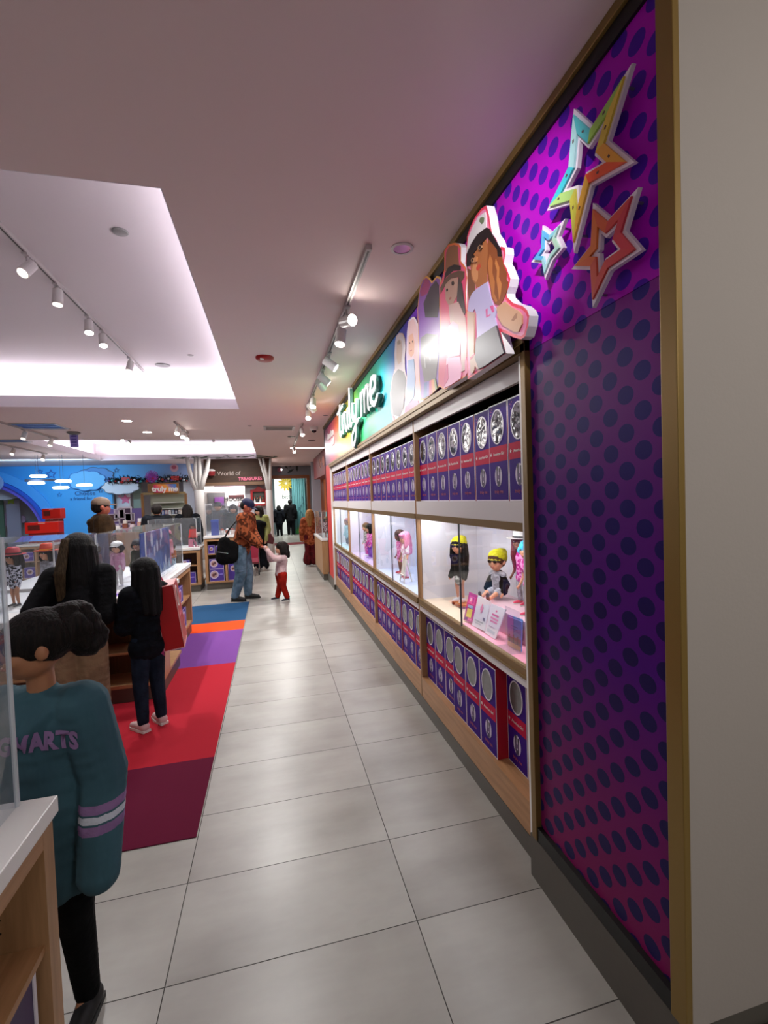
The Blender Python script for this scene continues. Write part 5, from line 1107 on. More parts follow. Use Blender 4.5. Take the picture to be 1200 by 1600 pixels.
# woman in a yellow-green top
H = 1.60; loc = Vector((-.33, 12.0, 0))
figure('person with long dark hair in a yellow green top, carrying a black coat', loc, PI*.86, H, hh=.14, skin='light', head=(-.3, .2), girth=1.1, arms=(((.13, .03, .64), (.04, .16, .62)), ((-.14, .0, .62), (-.13, .06, .47))),
       top=dict(name='top', m=mat_cloth('yellow_green', '#7a7c48', '#949660'), w=.022, z=.46), bottom=dict(kind='trousers', m=mat_cloth('black_denim', '#0c0e12', '#14181e'), w=.02, flare=2.4), shoes='#c8c4bc', hair=dict(kind='long', m=DARKH, len=.20), vox=.012)
t = thing('draped_coat', 'black coat draped over the arm of the woman in yellow green', 'coat', (-.43, 11.82, .8)); q = Blob()
q.chain([V3(-.60, 11.80, 1.12), V3(-.36, 11.78, 1.16), V3(-.22, 11.8, 1.14)], [.10, .10, .07], .7).chain([V3(-.52, 11.8, 1.1), V3(-.46, 11.8, .78), V3(-.40, 11.8, .5)], [.17, .15, .09], .5).chain([V3(-.36, 11.8, 1.1), V3(-.32, 11.8, .66)], [.15, .10], .5)
q.build('cloth', BLK, t, .016, 5, Matrix.Translation((.43, -11.82, -.8)))
t = thing('handbag', 'dark red handbag hanging beside the yellow green sleeve', 'bag', (-.08, 11.86, .7)); obj('bag_body', MB().prism([(-.17, .66), (-.02, .62), (.02, .74), (-.06, .90), (-.15, .88)], 'y', 11.80, 11.90), M('#4c1018', .4), t, bev=.015)
obj('handle', MB().tube([(-.15, 11.85, .87), (-.15, 11.86, 1.0), (-.10, 11.88, 1.02), (-.07, 11.85, .89)], .008), M('#4c1018', .4), t)
t = thing('stroller', 'pink and dark stroller partly behind the man in jeans', 'stroller', (-.42, 11.2, 0))
obj('seat', MB().prism([(11.0, .30), (11.35, .22), (11.40, .62), (11.32, .66), (11.28, .36), (11.05, .40)], 'x', -.62, -.36), M('#b02048', .5), t, bev=.01)
for (x, y) in ((-.60, 11.05), (-.36, 11.05), (-.60, 11.45), (-.36, 11.45)): obj('wheel', MB().cyl((x-.015, y, .075), (x+.015, y, .075), .075, n=20), M('#2c2c30', .5), t)
for x in (-.60, -.36): obj('frame_tube', MB().tube([(x, 11.05, .08), (x, 11.25, .35), (x, 11.5, .95)], .012), STEEL, t); obj('rear_tube', MB().tube([(x, 11.45, .08), (x, 11.25, .35)], .012), STEEL, t)
obj('push_handle', MB().tube([(-.60, 11.5, .95), (-.36, 11.5, .95)], .014), BLACK, t)
figure('person with long blond hair in a rust coloured fleece jacket and wide wine trousers', (.94, 12.0, 0), -.1, 1.46, hh=.15, skin='light', head=(-.3, .1), girth=1.1, top=dict(name='jacket', m=mat_cloth('rust_fleece', '#6c3018', '#9c5434', scale=18, bs=60), w=.034, z=.40), bottom=dict(kind='trousers', m=mat_cloth('wine_trousers', '#3c0c10', '#541418'), w=.024, flare=3.0, cuff=.1), shoes='#141414',
       hair=dict(kind='long', m=hairc('#6a4420', '#a0703c'), len=.22), vox=.012)
DK = mat_cloth('dark_wool', '#0a0c12', '#12161e')
for (lb, x, y, H_, yw, top_, hr) in (('person with short dark hair in a navy coat behind the island cases', -2.32, 10.3, 1.73, .2, DK, dict(kind='short', m=DARKH)), ('person with long dark hair behind the acrylic case, near the white tree', -1.95, 11.6, 1.70, .1, DK, dict(kind='long', m=DARKH, len=.12)),
     ('person in a grey top and dark cap behind the camouflage jacket', -1.46, 13.4, 1.74, PI, mat_cloth('grey_top', '#2c3038', '#404450'), dict(kind='short', m=DARKH)), ('person with dark curly hair close behind the shoulder of the man', -.98, 12.4, 1.66, PI, mat_cloth('teal_dark', '#10282c', '#183438'), dict(kind='bob', m=DARKH, len=.05)),
     ('silhouetted person in a black coat with raised hood in the far doorway', .85, 22.9, 1.75, 0, BLK, dict(kind='short', m=BLKH)), ('silhouetted person in a grey skirted coat left of the hooded one', .30, 22.6, 1.50, .2, DK, dict(kind='bob', m=BLKH, len=.08)), ('silhouetted person at the left side of the far doorway', -.38, 21.6, 1.6, .2, mat_cloth('dark_wine', '#1c0c0e', '#2a1214'), dict(kind='long', m=BLKH, len=.15))):
    figure(lb, (x, y, 0), yw, H_, hh=.135, skin='light' if yw > 2 else 'tan', girth=1.15, top=dict(name='coat', m=top_, w=.03, z=.38 if y > 20 else .46), bottom=dict(kind='trousers', m=BLK if y > 20 else DEN, w=.018), shoes='#101010', hair=hr, hat=dict(kind='cap', m=M('#2c3038', .7)) if 'dark cap' in lb else None, vox=.016, face=yw > 2)
# ------------------------------------------------------------------ far walls and shop fronts
YB = 17.6
BLUE = NT('blue_wall_paint', .6); _v, _o = BLUE.coords('Room'); BLUE.color(BLUE.ramp(BLUE.math('DIVIDE', BLUE.math('ADD', _o[0], 10), 8), [(0, '#2a6cc0'), (.35, '#3a9ce0'), (.62, '#5aa6dc'), (.85, '#7d8fb4')])); BLUE = BLUE.m
# blue wall with a round arch at the left: an arch cut out of the wall polygon
AX, AR_, AZ = -9.35, 2.0, .75
arc = [(AX+AR_*math.cos(a), AZ+AR_*.98*math.sin(a)) for a in [PI*i/24 for i in range(25)]]
pts = [(-9.9, CEIL)] + [(-9.9, 2.72)] + [p for p in reversed(arc) if p[0] > -9.89] + [(AX+AR_, 0), (-5.35, 0), (-5.35, 2.55), (-2.0, 2.55), (-2.0, CEIL)]
struct('wall_back', MB().prism(pts, 'y', YB, YB+.15), BLUE)
b = MB(); arch = thing('arch_band', 'blue and purple arched band round the opening in the blue wall', 'arch', (AX, YB, 0))
def arcband(r0, r1, y0, y1, m, nm):
    o_ = [(AX+r1*math.cos(a), AZ+r1*.98*math.sin(a)) for a in [PI*.5*i/20 for i in range(21)]]; n_ = [(AX+r0*math.cos(a), AZ+r0*.98*math.sin(a)) for a in [PI*.5*i/20 for i in range(21)]]
    o_ = [p for p in o_ if p[0] > -9.9]; n_ = n_[:len(o_)]
    b = MB(); b.prism([(AX+r1, 0)]+o_+n_[::-1]+[(AX+r0, 0)], 'y', y0, y1); obj(nm, b, m, arch)
arcband(1.86, 1.995, YB-.05, YB+.15, M('#6a5cc8', .4), 'purple_band'); arcband(2.0, 2.10, YB-.14, YB-.005, M('#2c56c0', .4), 'blue_band'); arcband(2.11, 2.40, YB-.06, YB-.005, M('#4a9ce4', .4), 'light_band')
obj('round_disc', MB().prism(ell(-8.75, 2.62, .30, .30, 24), 'y', YB-.2, YB-.15), M('#8aa0d0', .4), arch)
# room behind the arch and the kiosk niches
struct('wall_niche', MB().box(-9.9, -1.9, YB+1.6, YB+1.7, 0, CEIL), M('#b9b4b8', .6))
def cloudpoly(cx, cz, w, h, n=9, seed=1):
    r = random.Random(seed); out = []
    for k in range(n):
        a0 = 2*PI*k/n; a1 = 2*PI*(k+1)/n
        for j in range(5):
            a = a0+(a1-a0)*j/5; bump = 1+.13*math.sin(PI*j/5); out.append((cx+w*math.cos(a)*bump, cz+h*math.sin(a)*bump))
    return out
def cloud(label, px, py, w, h, y, m, seed=1, edge='#2c6cb8'):
    q = at(px, py, y=y); t = thing('wall_cloud', label, 'cloud', (q.x, y, q.z), group='cloud shapes on the far wall')
    cp = cloudpoly(q.x, q.z, w, h, seed=seed); obj('cloud_board', MB().prism(cp, 'y', y-.03, y), M(m, .5), t); obj('cloud_edge', MB().ring(offset_poly(cp, .02), cp, 'y', y-.032, y-.001), M(edge, .5), t)
cloud('light blue scalloped cloud on the blue wall above the lettering', 136, 751, .52, .30, YB-.06, '#6ab8e8', 2)
cloud('outlined cloud behind the light blue cloud', 150, 744, .50, .26, YB-.012, '#4a86c4', 4, edge='#3a3c50')
cloud('white cloud over the pink starred door', 189, 761, .52, .22, YB-.10, '#dcdade', 3, edge='#6a6a70')
cloud('white cloud hanging inside the arch', 14, 764, .95, .33, YB+.5, '#c9c6cc', 5, edge='#4a484c')
cloud('pink and white cloud shape at the left niche', 12, 812, .5, .2, YB+1.2, '#d0a8c0', 6, edge='#c090b0')
def sstar(label, px, py, r, c='#2a5aa8', y=YB-.004, fill=False):
    q = at(px, py, y=y); P = [(q.x+(r if i % 2 == 0 else r*.5)*math.sin(PI*i/5), q.z+(r if i % 2 == 0 else r*.5)*math.cos(PI*i/5)) for i in range(10)]
    t = thing('small_wall_star', label, 'star', (q.x, y, q.z), group='small stars on the far walls')
    obj('star', MB().prism(P, 'y', y-.02, y) if fill else MB().ring(P, offset_poly(P, -r*.16), 'y', y-.02, y), M(c, .5), t)
sstar('larger outlined star above the glowing discs', 80, 741, .17); sstar('tiny outlined star left of the larger outlined star', 63, 737, .09); sstar('outlined star over the dark garland', 182, 735, .10, '#3c4c78'); sstar('faint outlined star below the glowing discs', 93, 773, .09, '#3a88c8'); sstar('outlined star by the edge of the light cloud', 157, 767, .08, '#3a6a98')
p = thing('wall_lettering', 'dark blue lettering on the blue wall above the brown cap', 'lettering', (-5.95, YB, 2.1))
q = at(133, 771, y=YB-.01); text('first_line', 'Choose', .20, M('#123c78', .5), p, (q.x, YB-.012, q.z), AX_Y, .004); q = at(135, 779, y=YB-.01); text('second_line', 'a friend for now', .15, M('#123c78', .5), p, (q.x, YB-.012, q.z), AX_Y, .004)
# glowing disc lamps
t = thing('pendant_disc_light', 'grey bar with five glowing white disc lamps before the blue wall', 'pendant light', (-5.4, 14, 2.6))
L0 = at(40, 751, y=14); L1 = at(98, 752, y=14); obj('bar', MB().box(L0.x, L1.x, 13.95, 14.05, L0.z-.03, L0.z+.03), M('#50607c', .5), t)
for (px, py) in ((60, 744), (57, 755), (99, 752), (95, 762), (132, 758)):
    q = at(px, py, y=14); d = obj('disc', MB().lathe([(0, -.03), (.17, -.03), (.19, 0), (.17, .03), (0, .03)], (q.x, 14, q.z), 24), M('#f4faff', .5, emit=3), t)
    obj('stem', MB().cyl((q.x, 14, q.z+.03), (q.x, 14, CEIL), .004, n=6), M('#50607c', .5), d)
# red boxes and toy shelf below the blue wall
def redbox(label, px0, py0, px1, py1, y, c='#d01808', base=0):
    a, b_ = at(px0, py0, y=y), at(px1, py1, y=y); t = thing('red_display', label, 'display box', ((a.x+b_.x)/2, y, b_.z))
    obj('panel', MB().box(a.x, b_.x, y, y+.3, b_.z, a.z), M(c, .4), t, bev=.01); obj('front_label', MB().box(a.x+(b_.x-a.x)*.4, a.x+(b_.x-a.x)*.6, y-.01, y, a.z-(a.z-b_.z)*.12, a.z-.02), M('#f0d0c8', .4), t)
    w_ = b_.x-a.x; h_ = a.z-b_.z; [obj('window', MB().box(a.x+w_*u, a.x+w_*(u+.34), y-.012, y-.0005, b_.z+h_*.3, b_.z+h_*.75), M('#5c1a14' if u < .5 else '#7c5a58', .4), t) for u in ((.08, .56) if w_ > 1 else (.1,))]
    obj('support', MB().box(a.x+.05, b_.x-.05, y+.05, y+.28, 0, b_.z-.001), M('#9a2018', .5), t); return t
redbox('bright red box topping the toy display by the arch', 65, 795, 95, 810, 13.5); redbox('lower red box of the toy display by the arch', 38, 817, 92, 832, 12.6)
redbox('dark red open box under the bright red box', 70, 811, 92, 822, 13.1, '#6c1810')
# dark garland
t = thing('garland', 'dark wall garland with baubles and a purple flower, above the kiosks', 'garland', (-3.7, YB-.1, 2.6)); g0 = at(172, 751, y=YB-.1); g1_ = at(296, 748, y=YB-.1); b = MB()
for k in range(900):
    u = random.random(); x = g0.x+(g1_.x-g0.x)*u; z = g0.z+(g1_.z-g0.z)*u+random.gauss(0, .045); y = YB-.26+random.gauss(0, .03); a = Vector((random.gauss(0, 1), random.gauss(0, 1), random.gauss(0, 1))).normalized()*.11; w_ = a.orthogonal().normalized()*.018
    p_ = Vector((x, min(y, YB-.22), z)); b.face([p_-w_, p_+w_, p_+a])
obj('needles', b, M('#0c140e', .7), t)
for k in range(26):
    u = (k+.5)/26; x = g0.x+(g1_.x-g0.x)*u; z = g0.z+(g1_.z-g0.z)*u+random.uniform(-.09, .03); obj('bauble', MB().ball((x, YB-.36, z), random.choice((.03, .04, .05)), 12, 8), M(random.choice(('#b01818', '#c8c8cc', '#5a3a6a', '#a83c34', '#388088', '#d0d0d4')), .2, .3), t, smooth=True)
q = at(239, 745, y=YB-.25); b = MB()
for k in range(40):
    a = 2*PI*k/40; r = .20 if k % 2 else .13; b.face([(q.x, YB-.40, q.z), (q.x+r*math.cos(a-.1), YB-.43+.03*(k % 3), q.z+r*math.sin(a-.1)), (q.x+r*1.1*math.cos(a), YB-.40, q.z+r*1.1*math.sin(a)), (q.x+r*math.cos(a+.1), YB-.38, q.z+r*math.sin(a+.1))])
obj('purple_flower', b, M('#a03c98', .6), t); [obj('red_bow', MB().box(q.x+d_, q.x+d_+.25, YB-.38, YB-.32, q.z-.14, q.z), M('#b01c18', .5), t) for d_ in (-.95, .60)]
# niche walls under the garland
def slab(name, label, cat, px0, py0, px1, py1, y, m, dy=.06, z0=None, rough=.5, parent=None):
    a, b_ = at(px0, py0, y=y), at(px1, py1, y=y); bb = MB().box(a.x, b_.x, y, y+dy, b_.z if z0 is None else z0, a.z)
    if parent: return obj(name, bb, m if not isinstance(m, str) else M(m, rough), parent)
    t = thing(name, label, cat, ((a.x+b_.x)/2, y, 0)); obj('panel', bb, m if not isinstance(m, str) else M(m, rough), t); return t
t = slab('white_door', 'white sliding door with a pink star', 'door', 181, 768, 204, 800, YB+.3, '#d6d4da', z0=0.0); sstar('solid pink star on the white sliding door', 196, 780, .19, '#d86a90', YB+.29, True); sstar('small pink star on the white sliding door', 187, 775, .06, '#d890a8', YB+.29, True)
slab('wall_panel', 'grey wall panel left of the pink starred door', 'wall panel', 163, 755, 168, 800, YB+.4, '#6c6a70', z0=0.0); slab('wall_panel', 'sage green panel beside the pink starred door', 'wall panel', 207, 755, 222, 800, YB+.35, '#7c8c80', z0=0.0)
slab('wall_panel', 'white panel beside the nearer white tree', 'wall panel', 286, 752, 306, 800, YB+.3, '#d8d8de', z0=0.0); slab('wall_panel', 'pale lilac pillar panel inside the arch', 'wall panel', 8, 773, 33, 830, YB+.9, '#a49cac', z0=0.0); slab('wall_panel', 'green grey panel at the far left edge', 'wall panel', -6, 770, 7, 830, YB+.9, '#5c7460', z0=0.0)
sstar('lime green star on the lilac pillar panel', 17, 782, .16, '#a8c048', YB+.89, True)
# purple low wall with framed pictures
t = slab('purple_half_wall', 'purple half wall with small framed pictures', 'half wall', 160, 796, 224, 835, 14.2, '#7868b0', z0=0.0)
for i, (px, py, w_, h_, c) in enumerate(((176, 809, .16, .11, '#5c3c44'), (187, 803, .14, .14, '#a89ab8'), (196, 806, .17, .26, '#4c3454'), (203, 808, .13, .12, '#786878'))):
    q = at(px, py, y=14.19); f = obj('picture_frame', MB().ring([(q.x-w_, q.z-h_), (q.x+w_, q.z-h_), (q.x+w_, q.z+h_), (q.x-w_, q.z+h_)], [(q.x-w_*.8, q.z-h_*.8), (q.x+w_*.8, q.z-h_*.8), (q.x+w_*.8, q.z+h_*.8), (q.x-w_*.8, q.z+h_*.8)], 'y', 14.165, 14.199), M('#d0c8d8', .4), t)
    obj('picture', MB().box(q.x-w_*.8, q.x+w_*.8, 14.185, 14.199, q.z-h_*.8, q.z+h_*.8), M(c, .4), f)
wd = counter('white counter with stacked goods in front of the purple half wall', -3.9, -2.6, 12.6, 13.4, H=1.15, shelves=(.6,))
for k in range(7):
    q0 = -3.8+k*.17; t = thing('goods_stack', '%s of seven small stacks of goods on the white counter' % ['leftmost', 'second', 'third', 'fourth', 'fifth', 'sixth', 'rightmost'][k], 'goods', (q0, 12.8, 1.151), group='small goods on the white counter')
    h_ = [.12, .2, .16, .24, .14, .22, .18][k]; obj('lower_box', MB().box(q0-.05, q0+.05, 12.75, 12.88, 1.1515, 1.1515+h_*.6), M(['#e4e0e0', '#8a4c3c', '#d8c8d0', '#c89888', '#e8e4e4', '#503040', '#b0a0c0'][k], .5), t); obj('upper_box', MB().box(q0-.035, q0+.04, 12.76, 12.86, 1.152+h_*.6, 1.152+h_), M(['#b0a8c0', '#e8e0d8', '#5c3434', '#f0ecec', '#604050', '#e0b0a0', '#402c30'][k], .5), t)
# the truly me kiosk
KY = 13.6; t = thing('kiosk', 'wood framed booth with a bright rainbow sign', 'kiosk', (at(258, 770, y=KY).x, KY, 0))
a = at(225, 757, y=KY); b_ = at(290, 757, y=KY)
obj('canopy', MB().box(at(231, 757, y=KY).x, at(240, 757, y=KY).x, KY-.05, KY+.4, at(240, 769, y=KY).z, at(240, 756, y=KY).z), M('#7c5428', .5), t)
s0, s1 = at(240, 757, y=KY-.1), at(276, 769, y=KY-.1)
RB = NT('rainbow_sign', .35); _v, _o = RB.coords('Room'); RB.color(RB.ramp(RB.math('DIVIDE', RB.math('SUBTRACT', RB.math('ADD', _o[0], _o[2]), s0.x+s1.z), (s1.x-s0.x)+(s0.z-s1.z)), [(0, '#c01c70'), (.25, '#d82a68'), (.42, '#e8784c'), (.6, '#e8a030'), (.75, '#7c70b0'), (.9, '#3c7cc8')])); RB.m.node_tree.nodes['Principled BSDF'].inputs['Emission Strength'].default_value = .0
sb = obj('sign_board', MB().box(s0.x, s1.x, KY-.12, KY-.06, s1.z, s0.z), RB.m, t, bev=.02); obj('sign_frame', MB().ring([(s0.x-.03, s1.z-.03), (s1.x+.05, s1.z-.03), (s1.x+.05, s0.z+.03), (s0.x-.03, s0.z+.03)], [(s0.x, s1.z), (s1.x, s1.z), (s1.x, s0.z), (s0.x, s0.z)], 'y', KY-.1, KY-.04), M('#8a5a20', .4), t)
text('sign_lettering', 'truly me', .19, WHITEG, t, ((s0.x+s1.x)/2, KY-.125, (s0.z+s1.z)/2-.02), AX_Y, .004, bold=.008)
for px in (222, 290): q = at(px, 771, y=KY); obj('post', MB().box(q.x-.03, q.x+.03, KY-.03, KY+.03, 0, q.z), M('#7c5428', .5), t)
obj('cross_beam', MB().box(at(222, 771, y=KY).x, at(290, 771, y=KY).x, KY-.02, KY+.02, at(250, 771, y=KY).z-.03, at(250, 771, y=KY).z+.03), M('#8a7a50', .5), t)
obj('back_board', MB().box(at(230, 771, y=KY).x, at(288, 771, y=KY).x, KY+.3, KY+.33, .9, at(250, 771, y=KY).z), M('#8c9080', .5), t)
for k in range(3): obj('shelf', MB().box(at(238, 771, y=KY).x, at(284, 771, y=KY).x, KY+.02, KY+.28, 1.42+k*.17, 1.44+k*.17), M('#c8ccc4', .5), t)
for k in range(8):
    x = at(240, 771, y=KY).x+k*.085; tt = thing('boxed_toy', '%s of the boxed toys on the booth shelf' % ['first', 'second', 'third', 'fourth', 'fifth', 'sixth', 'seventh', 'eighth'][k], 'toy', (x, KY+.1, 1.44), group='boxed toys on the booth shelf'); obj('box', MB().box(x, x+.06, KY+.05, KY+.2, 1.4405, 1.56), M(['#dcdce0', '#3c3c48', '#5060a0', '#c0a8b8', '#e4e4e8', '#8090a8', '#404050', '#d8d0c8'][k], .5), tt); obj('window', MB().box(x+.01, x+.05, KY+.045, KY+.0495, 1.46, 1.53), M('#a0a8b0', .2), tt)
# white trees
TREE = M('#bcb8b5', .7, bump=.3, bscale=12)
def tree(label, px, branches, y, w0, w1, pxb, pyb):
    base = at(pxb, pyb, y=y); fk = at(px, 766, y=y); t = thing('white_tree', label, 'tree column', (base.x, y, 0), group='white plaster trees')
    obj('trunk', MB().tube([(base.x, y, 0), (base.x, y, .6), ((base.x+fk.x)/2, y, 1.4), (fk.x, y, fk.z)], w0, n=14, rs=[w0*1.15, w0, w0*.95, w1]), TREE, t, smooth=True)
    for br in branches:
        P = [(fk.x, y, fk.z-.1)]+[tuple(at(u, v, y=y+dy)) for u, v, dy in br]; P[-1] = (P[-1][0], P[-1][1], CEIL-.03); n = len(P)
        obj('branch', MB().tube(P, .1, n=10, rs=[w1*.75*(1-.55*i/(n-1)) for i in range(n)]), TREE, t, smooth=True)
tree('white plaster tree with four branches left of the brown fascia', 311, [[(303, 757, 0), (297, 738, 0), (292, 724, .02)], [(306, 750, 0), (306, 724, 0)], [(312, 745, 0), (311, 724, 0)], [(317, 750, 0), (323, 735, 0), (327, 724, 0)]], 15.0, .15, .15, 312, 800)
tree('white plaster tree with two branches beside the far doorway', 420, [[(415, 747, 0), (405, 726, 0)], [(417, 745, 0), (411, 724, 0)], [(422, 745, 0), (423, 724, 0)]], 15.4, .11, .10, 423, 850)
t = thing('leaf_canopy', 'flat green leaves painted on the ceiling edge above the brown fascia', 'leaves', (-1, 15.3, CEIL)); b = MB()
for k in range(60):
    x = random.uniform(-2.9, .2); y = random.uniform(14.9, 15.6); a = random.uniform(0, 6.28); d = Vector((math.cos(a), math.sin(a), 0)); w_ = Vector((-d.y, d.x, 0)); p_ = Vector((x, y, CEIL-.004-random.random()*.004)); b.face([p_-d*.2, p_+w_*.07, p_+d*.2, p_-w_*.07])
obj('leaves', b, M('#3c5c44', .7), t)
# brown fascia shop
FY = 15.9; t = thing('brown_fascia', 'brown wood fascia with white and pink lettering between the white trees', 'shop front', (-1.0, FY, 0))
f0, f1 = at(318, 724, y=FY), at(425, 752, y=FY); FW = mat_wood('fascia_wood', '#33200f', '#4a2e1a', .6, 'x')
obj('fascia_board', MB().box(f0.x, f1.x, FY, FY+.12, f1.z, CEIL-.002), FW, t); obj('soffit', MB().box(f0.x-.1, f1.x, FY-.12, FY+.5, f1.z-.10, f1.z-.002), M('#7a5c44', .5), t)
q = at(351, 742, y=FY); text('script_lettering', 'the World of', .19, M('#b8a8a0', .4), t, (q.x-.02, FY-.012, q.z+.04), AX_Y, .006); q = at(391, 748, y=FY); text('pink_lettering', 'TREASURES', .15, M('#d86c88', .4, emit=.2), t, (q.x, FY-.012, q.z), AX_Y, .006, bold=.004)
q = at(331, 739, y=FY-.05); obj('round_ornament', MB().lathe([(0, .12), (.09, .09), (.12, 0), (.09, -.09), (0, -.12)], (q.x, FY-.14, q.z), 16), M('#8c2c30', .4), t); obj('snow_cap', MB().ball((q.x, FY-.14, q.z+.07), (.12, .12, .05), 12, 8), WHITEG, t)
obj('wall_slat_panel', MB().box(at(382, 755, y=FY+.3).x, at(425, 755, y=FY+.3).x, FY+.3, FY+.38, 0, f1.z), M('#b2b0b6', .5), t)
# shop interior behind
w0, w1 = at(318, 756, y=FY+1.6), at(384, 800, y=FY+1.6)
struct('wall_shop', MB().box(-2.6, 0.02, FY+1.7, FY+1.8, 0, CEIL), M('#8c8684', .6))
l0, l1 = at(316, 759, y=FY+1.0), at(383, 767, y=FY+1.0); t = thing('light_bulkhead', 'glowing white bulkhead with a pink stripe under the brown fascia', 'light', (l0.x, FY+1, l1.z)); obj('panel', MB().box(l0.x, l1.x, FY+.9, FY+1.0, l1.z, l0.z), M('#fff4ee', .5, emit=1.6), t); obj('hanger', MB().box(l0.x, l1.x, FY+.93, FY+.97, l0.z, CEIL-.0005), M('#c8c4c4', .5), t); obj('pink_stripe', MB().box(l0.x+.4, l1.x, FY+.88, FY+.899, l0.z-.05, l0.z+.03), M('#c83c90', .5), t)
for (px0, py0, px1, py1, c, lb, k) in ((354, 771, 384, 790, '#ddd8d6', 'white price board with dark lettering in the shop', 'lettered'), (324, 770, 352, 792, '#4c4a4c', 'dark glass cabinet in the shop', ''), (335, 777, 350, 790, '#60346c', 'small purple picture in the dark shop cabinet', '')):
    a, b_ = at(px0, py0, y=FY+1.6), at(px1, py1, y=FY+1.6); y_ = FY+1.66-(.041 if px0 == 335 else 0); t = thing('shop_board', lb, 'board', (a.x, y_, b_.z)); obj('board', MB().box(a.x, b_.x, y_, y_+.04, b_.z, a.z), M(c, .4), t)
    if k: obj('dark_header', MB().box(a.x+.05, b_.x-.05, y_-.01, y_-.001, a.z-.2, a.z-.06), M('#3c1418', .4), t); text('lettering', 'HOUSE', .2, M('#1c1a1c', .5), t, ((a.x+b_.x)/2-.1, y_-.012, b_.z+.25), AX_Y, .003, bold=.006)
t = thing('shadow_box', 'red framed wall box holding small white dolls', 'wall box', (-.42, FY+.2, 1.6)); a, b_ = at(391, 763, y=FY+.2), at(417.5, 790, y=FY+.2)
top_ = [(a.x, b_.z), (b_.x, b_.z), (b_.x, a.z-.05), (b_.x-.15, a.z-.03), (b_.x-.22, a.z+.04), ((a.x+b_.x)/2, a.z+.06), (a.x+.22, a.z+.04), (a.x+.15, a.z-.03), (a.x, a.z-.05)]
inn = [(a.x+.07, b_.z+.07), (b_.x-.07, b_.z+.07), (b_.x-.07, a.z-.12), (b_.x-.15, a.z-.12), (b_.x-.22, a.z-.12), ((a.x+b_.x)/2, a.z-.12), (a.x+.22, a.z-.12), (a.x+.15, a.z-.12), (a.x+.07, a.z-.12)]
obj('frame', MB().ring(top_, inn, 'y', FY+.18, FY+.28), M('#a81018', .4), t); obj('back', MB().box(a.x+.05, b_.x-.05, FY+.27, FY+.285, b_.z+.05, a.z-.10), M('#4c463e', .6), t); obj('shelf', MB().box(a.x+.07, b_.x-.07, FY+.19, FY+.27, b_.z+.07, b_.z+.12), M('#e8dcd8', .5, emit=.4), t)
for k in range(4):
    x = a.x+.13+k*.09; tt = thing('toy_figure', '%s toy figure in the red framed wall box' % ['first', 'second', 'third', 'last'][k], 'toy', (x, FY+.23, b_.z+.121), group='toy figures in the red framed box'); obj('body', MB().lathe([(.032, 0), (.036, .03), (.018, .10), (.012, .12), (0, .125)], (x, FY+.23, b_.z+.1205), 12), M(['#e0e0e4', '#303034', '#e8e4e0', '#b03030'][k], .5), tt); obj('head', MB().ball((x, FY+.23, b_.z+.265), .024, 10, 8), M('#c89878', .5), tt); obj('hat', MB().lathe([(.025, 0), (0, .06)], (x, FY+.23, b_.z+.28), 10), M(['#b02020', '#202024', '#c83030', '#202024'][k], .5), tt)
# doorway wall
DY = 19.6; d0, d1 = at(416, 742, y=DY), at(483, 742, y=DY)
GW = M('#84868e', .6)
b = MB().box(d1.x, 1.95, DY, DY+.15, 0, CEIL).box(.02, d1.x, DY, DY+.15, d0.z, CEIL).box(-3, .019, DY+.1, DY+.15, 0, CEIL) if False else MB().box(d1.x, 1.95, DY, DY+.15, 0, CEIL).box(-3, d1.x, DY, DY+.15, d1.z, CEIL).box(-3, d0.x, DY, DY+.15, 0, d1.z)
struct('wall_far', b, GW)
b = MB().box(d0.x, d1.x, DY-.04, DY+.19, d1.z-.13, d1.z).box(d1.x-.12, d1.x, DY-.04, DY+.19, 0, d1.z-.1301).box(d0.x, d0.x+.12, DY-.04, DY+.19, 0, d1.z-.1301); struct('trim_7', b, M('#8c4c1c', .45))
t = thing('door_mat', 'dark red floor mat at the far doorway', 'mat', (.7, 18.4, 0)); obj('mat', MB().box(-.1, 1.5, 18.0, 18.9, .0004, .008), M('#7c1826', .9), t)
struct('wall_hall', MB().box(-4, 4, 24.0, 24.1, 0, CEIL), M('#6c7c80', .6)) 
t = thing('white_banner', 'white backlit board with a yellow flower in the far hall', 'banner', (.3, 23.6, 0)); a, b_ = at(428, 748, y=23.6), at(455, 838, y=23.6); obj('board', MB().box(a.x, b_.x, 23.6, 23.65, 0.01, b_.z if False else a.z), M('#d4dad4', .5, emit=.35), t)
q = at(447, 755, y=23.55); b = MB(); 
for k in range(24):
    an = 2*PI*k/24; r = .34 if k % 2 else .24; b.face([(q.x+.03*math.cos(an-.5), 23.56, q.z+.03*math.sin(an-.5)), (q.x+r*math.cos(an-.13), 23.56-.01*(k % 3), q.z+r*math.sin(an-.13)), (q.x+r*1.15*math.cos(an), 23.57, q.z+r*1.15*math.sin(an)), (q.x+r*math.cos(an+.13), 23.55, q.z+r*math.sin(an+.13))])
obj('yellow_flower', b, M('#c8b030', .5), t); q = at(449, 776, y=23.55); text('sketch_lettering', 'bitty', .3, M('#24342c', .5), t, (q.x, 23.59, q.z), AX_Y, .003)
t = thing('teal_curtain', 'teal green curtain with plant drawing in the far hall', 'curtain', (1.2, 23.2, 0)); a, b_ = at(455, 748, y=23.2), at(476, 748, y=23.2); b = MB(); n = 26; P = []
for k in range(n+1): x = a.x+(b_.x-a.x)*k/n; P.append((x, 23.2+.03*math.sin(k*1.7)))
b.prism(P+[(x, y+.02) for x, y in reversed(P)], 'z', .02, a.z); obj('cloth', b, M('#5a8c90', .6), t)
b = MB()
for k in range(40): x = random.uniform(a.x+.1, b_.x-.05); b.face([(x-.02, 23.15, .05), (x+.02, 23.15, .05), (x+random.uniform(-.1, .1), 23.14, random.uniform(.25, .7))])
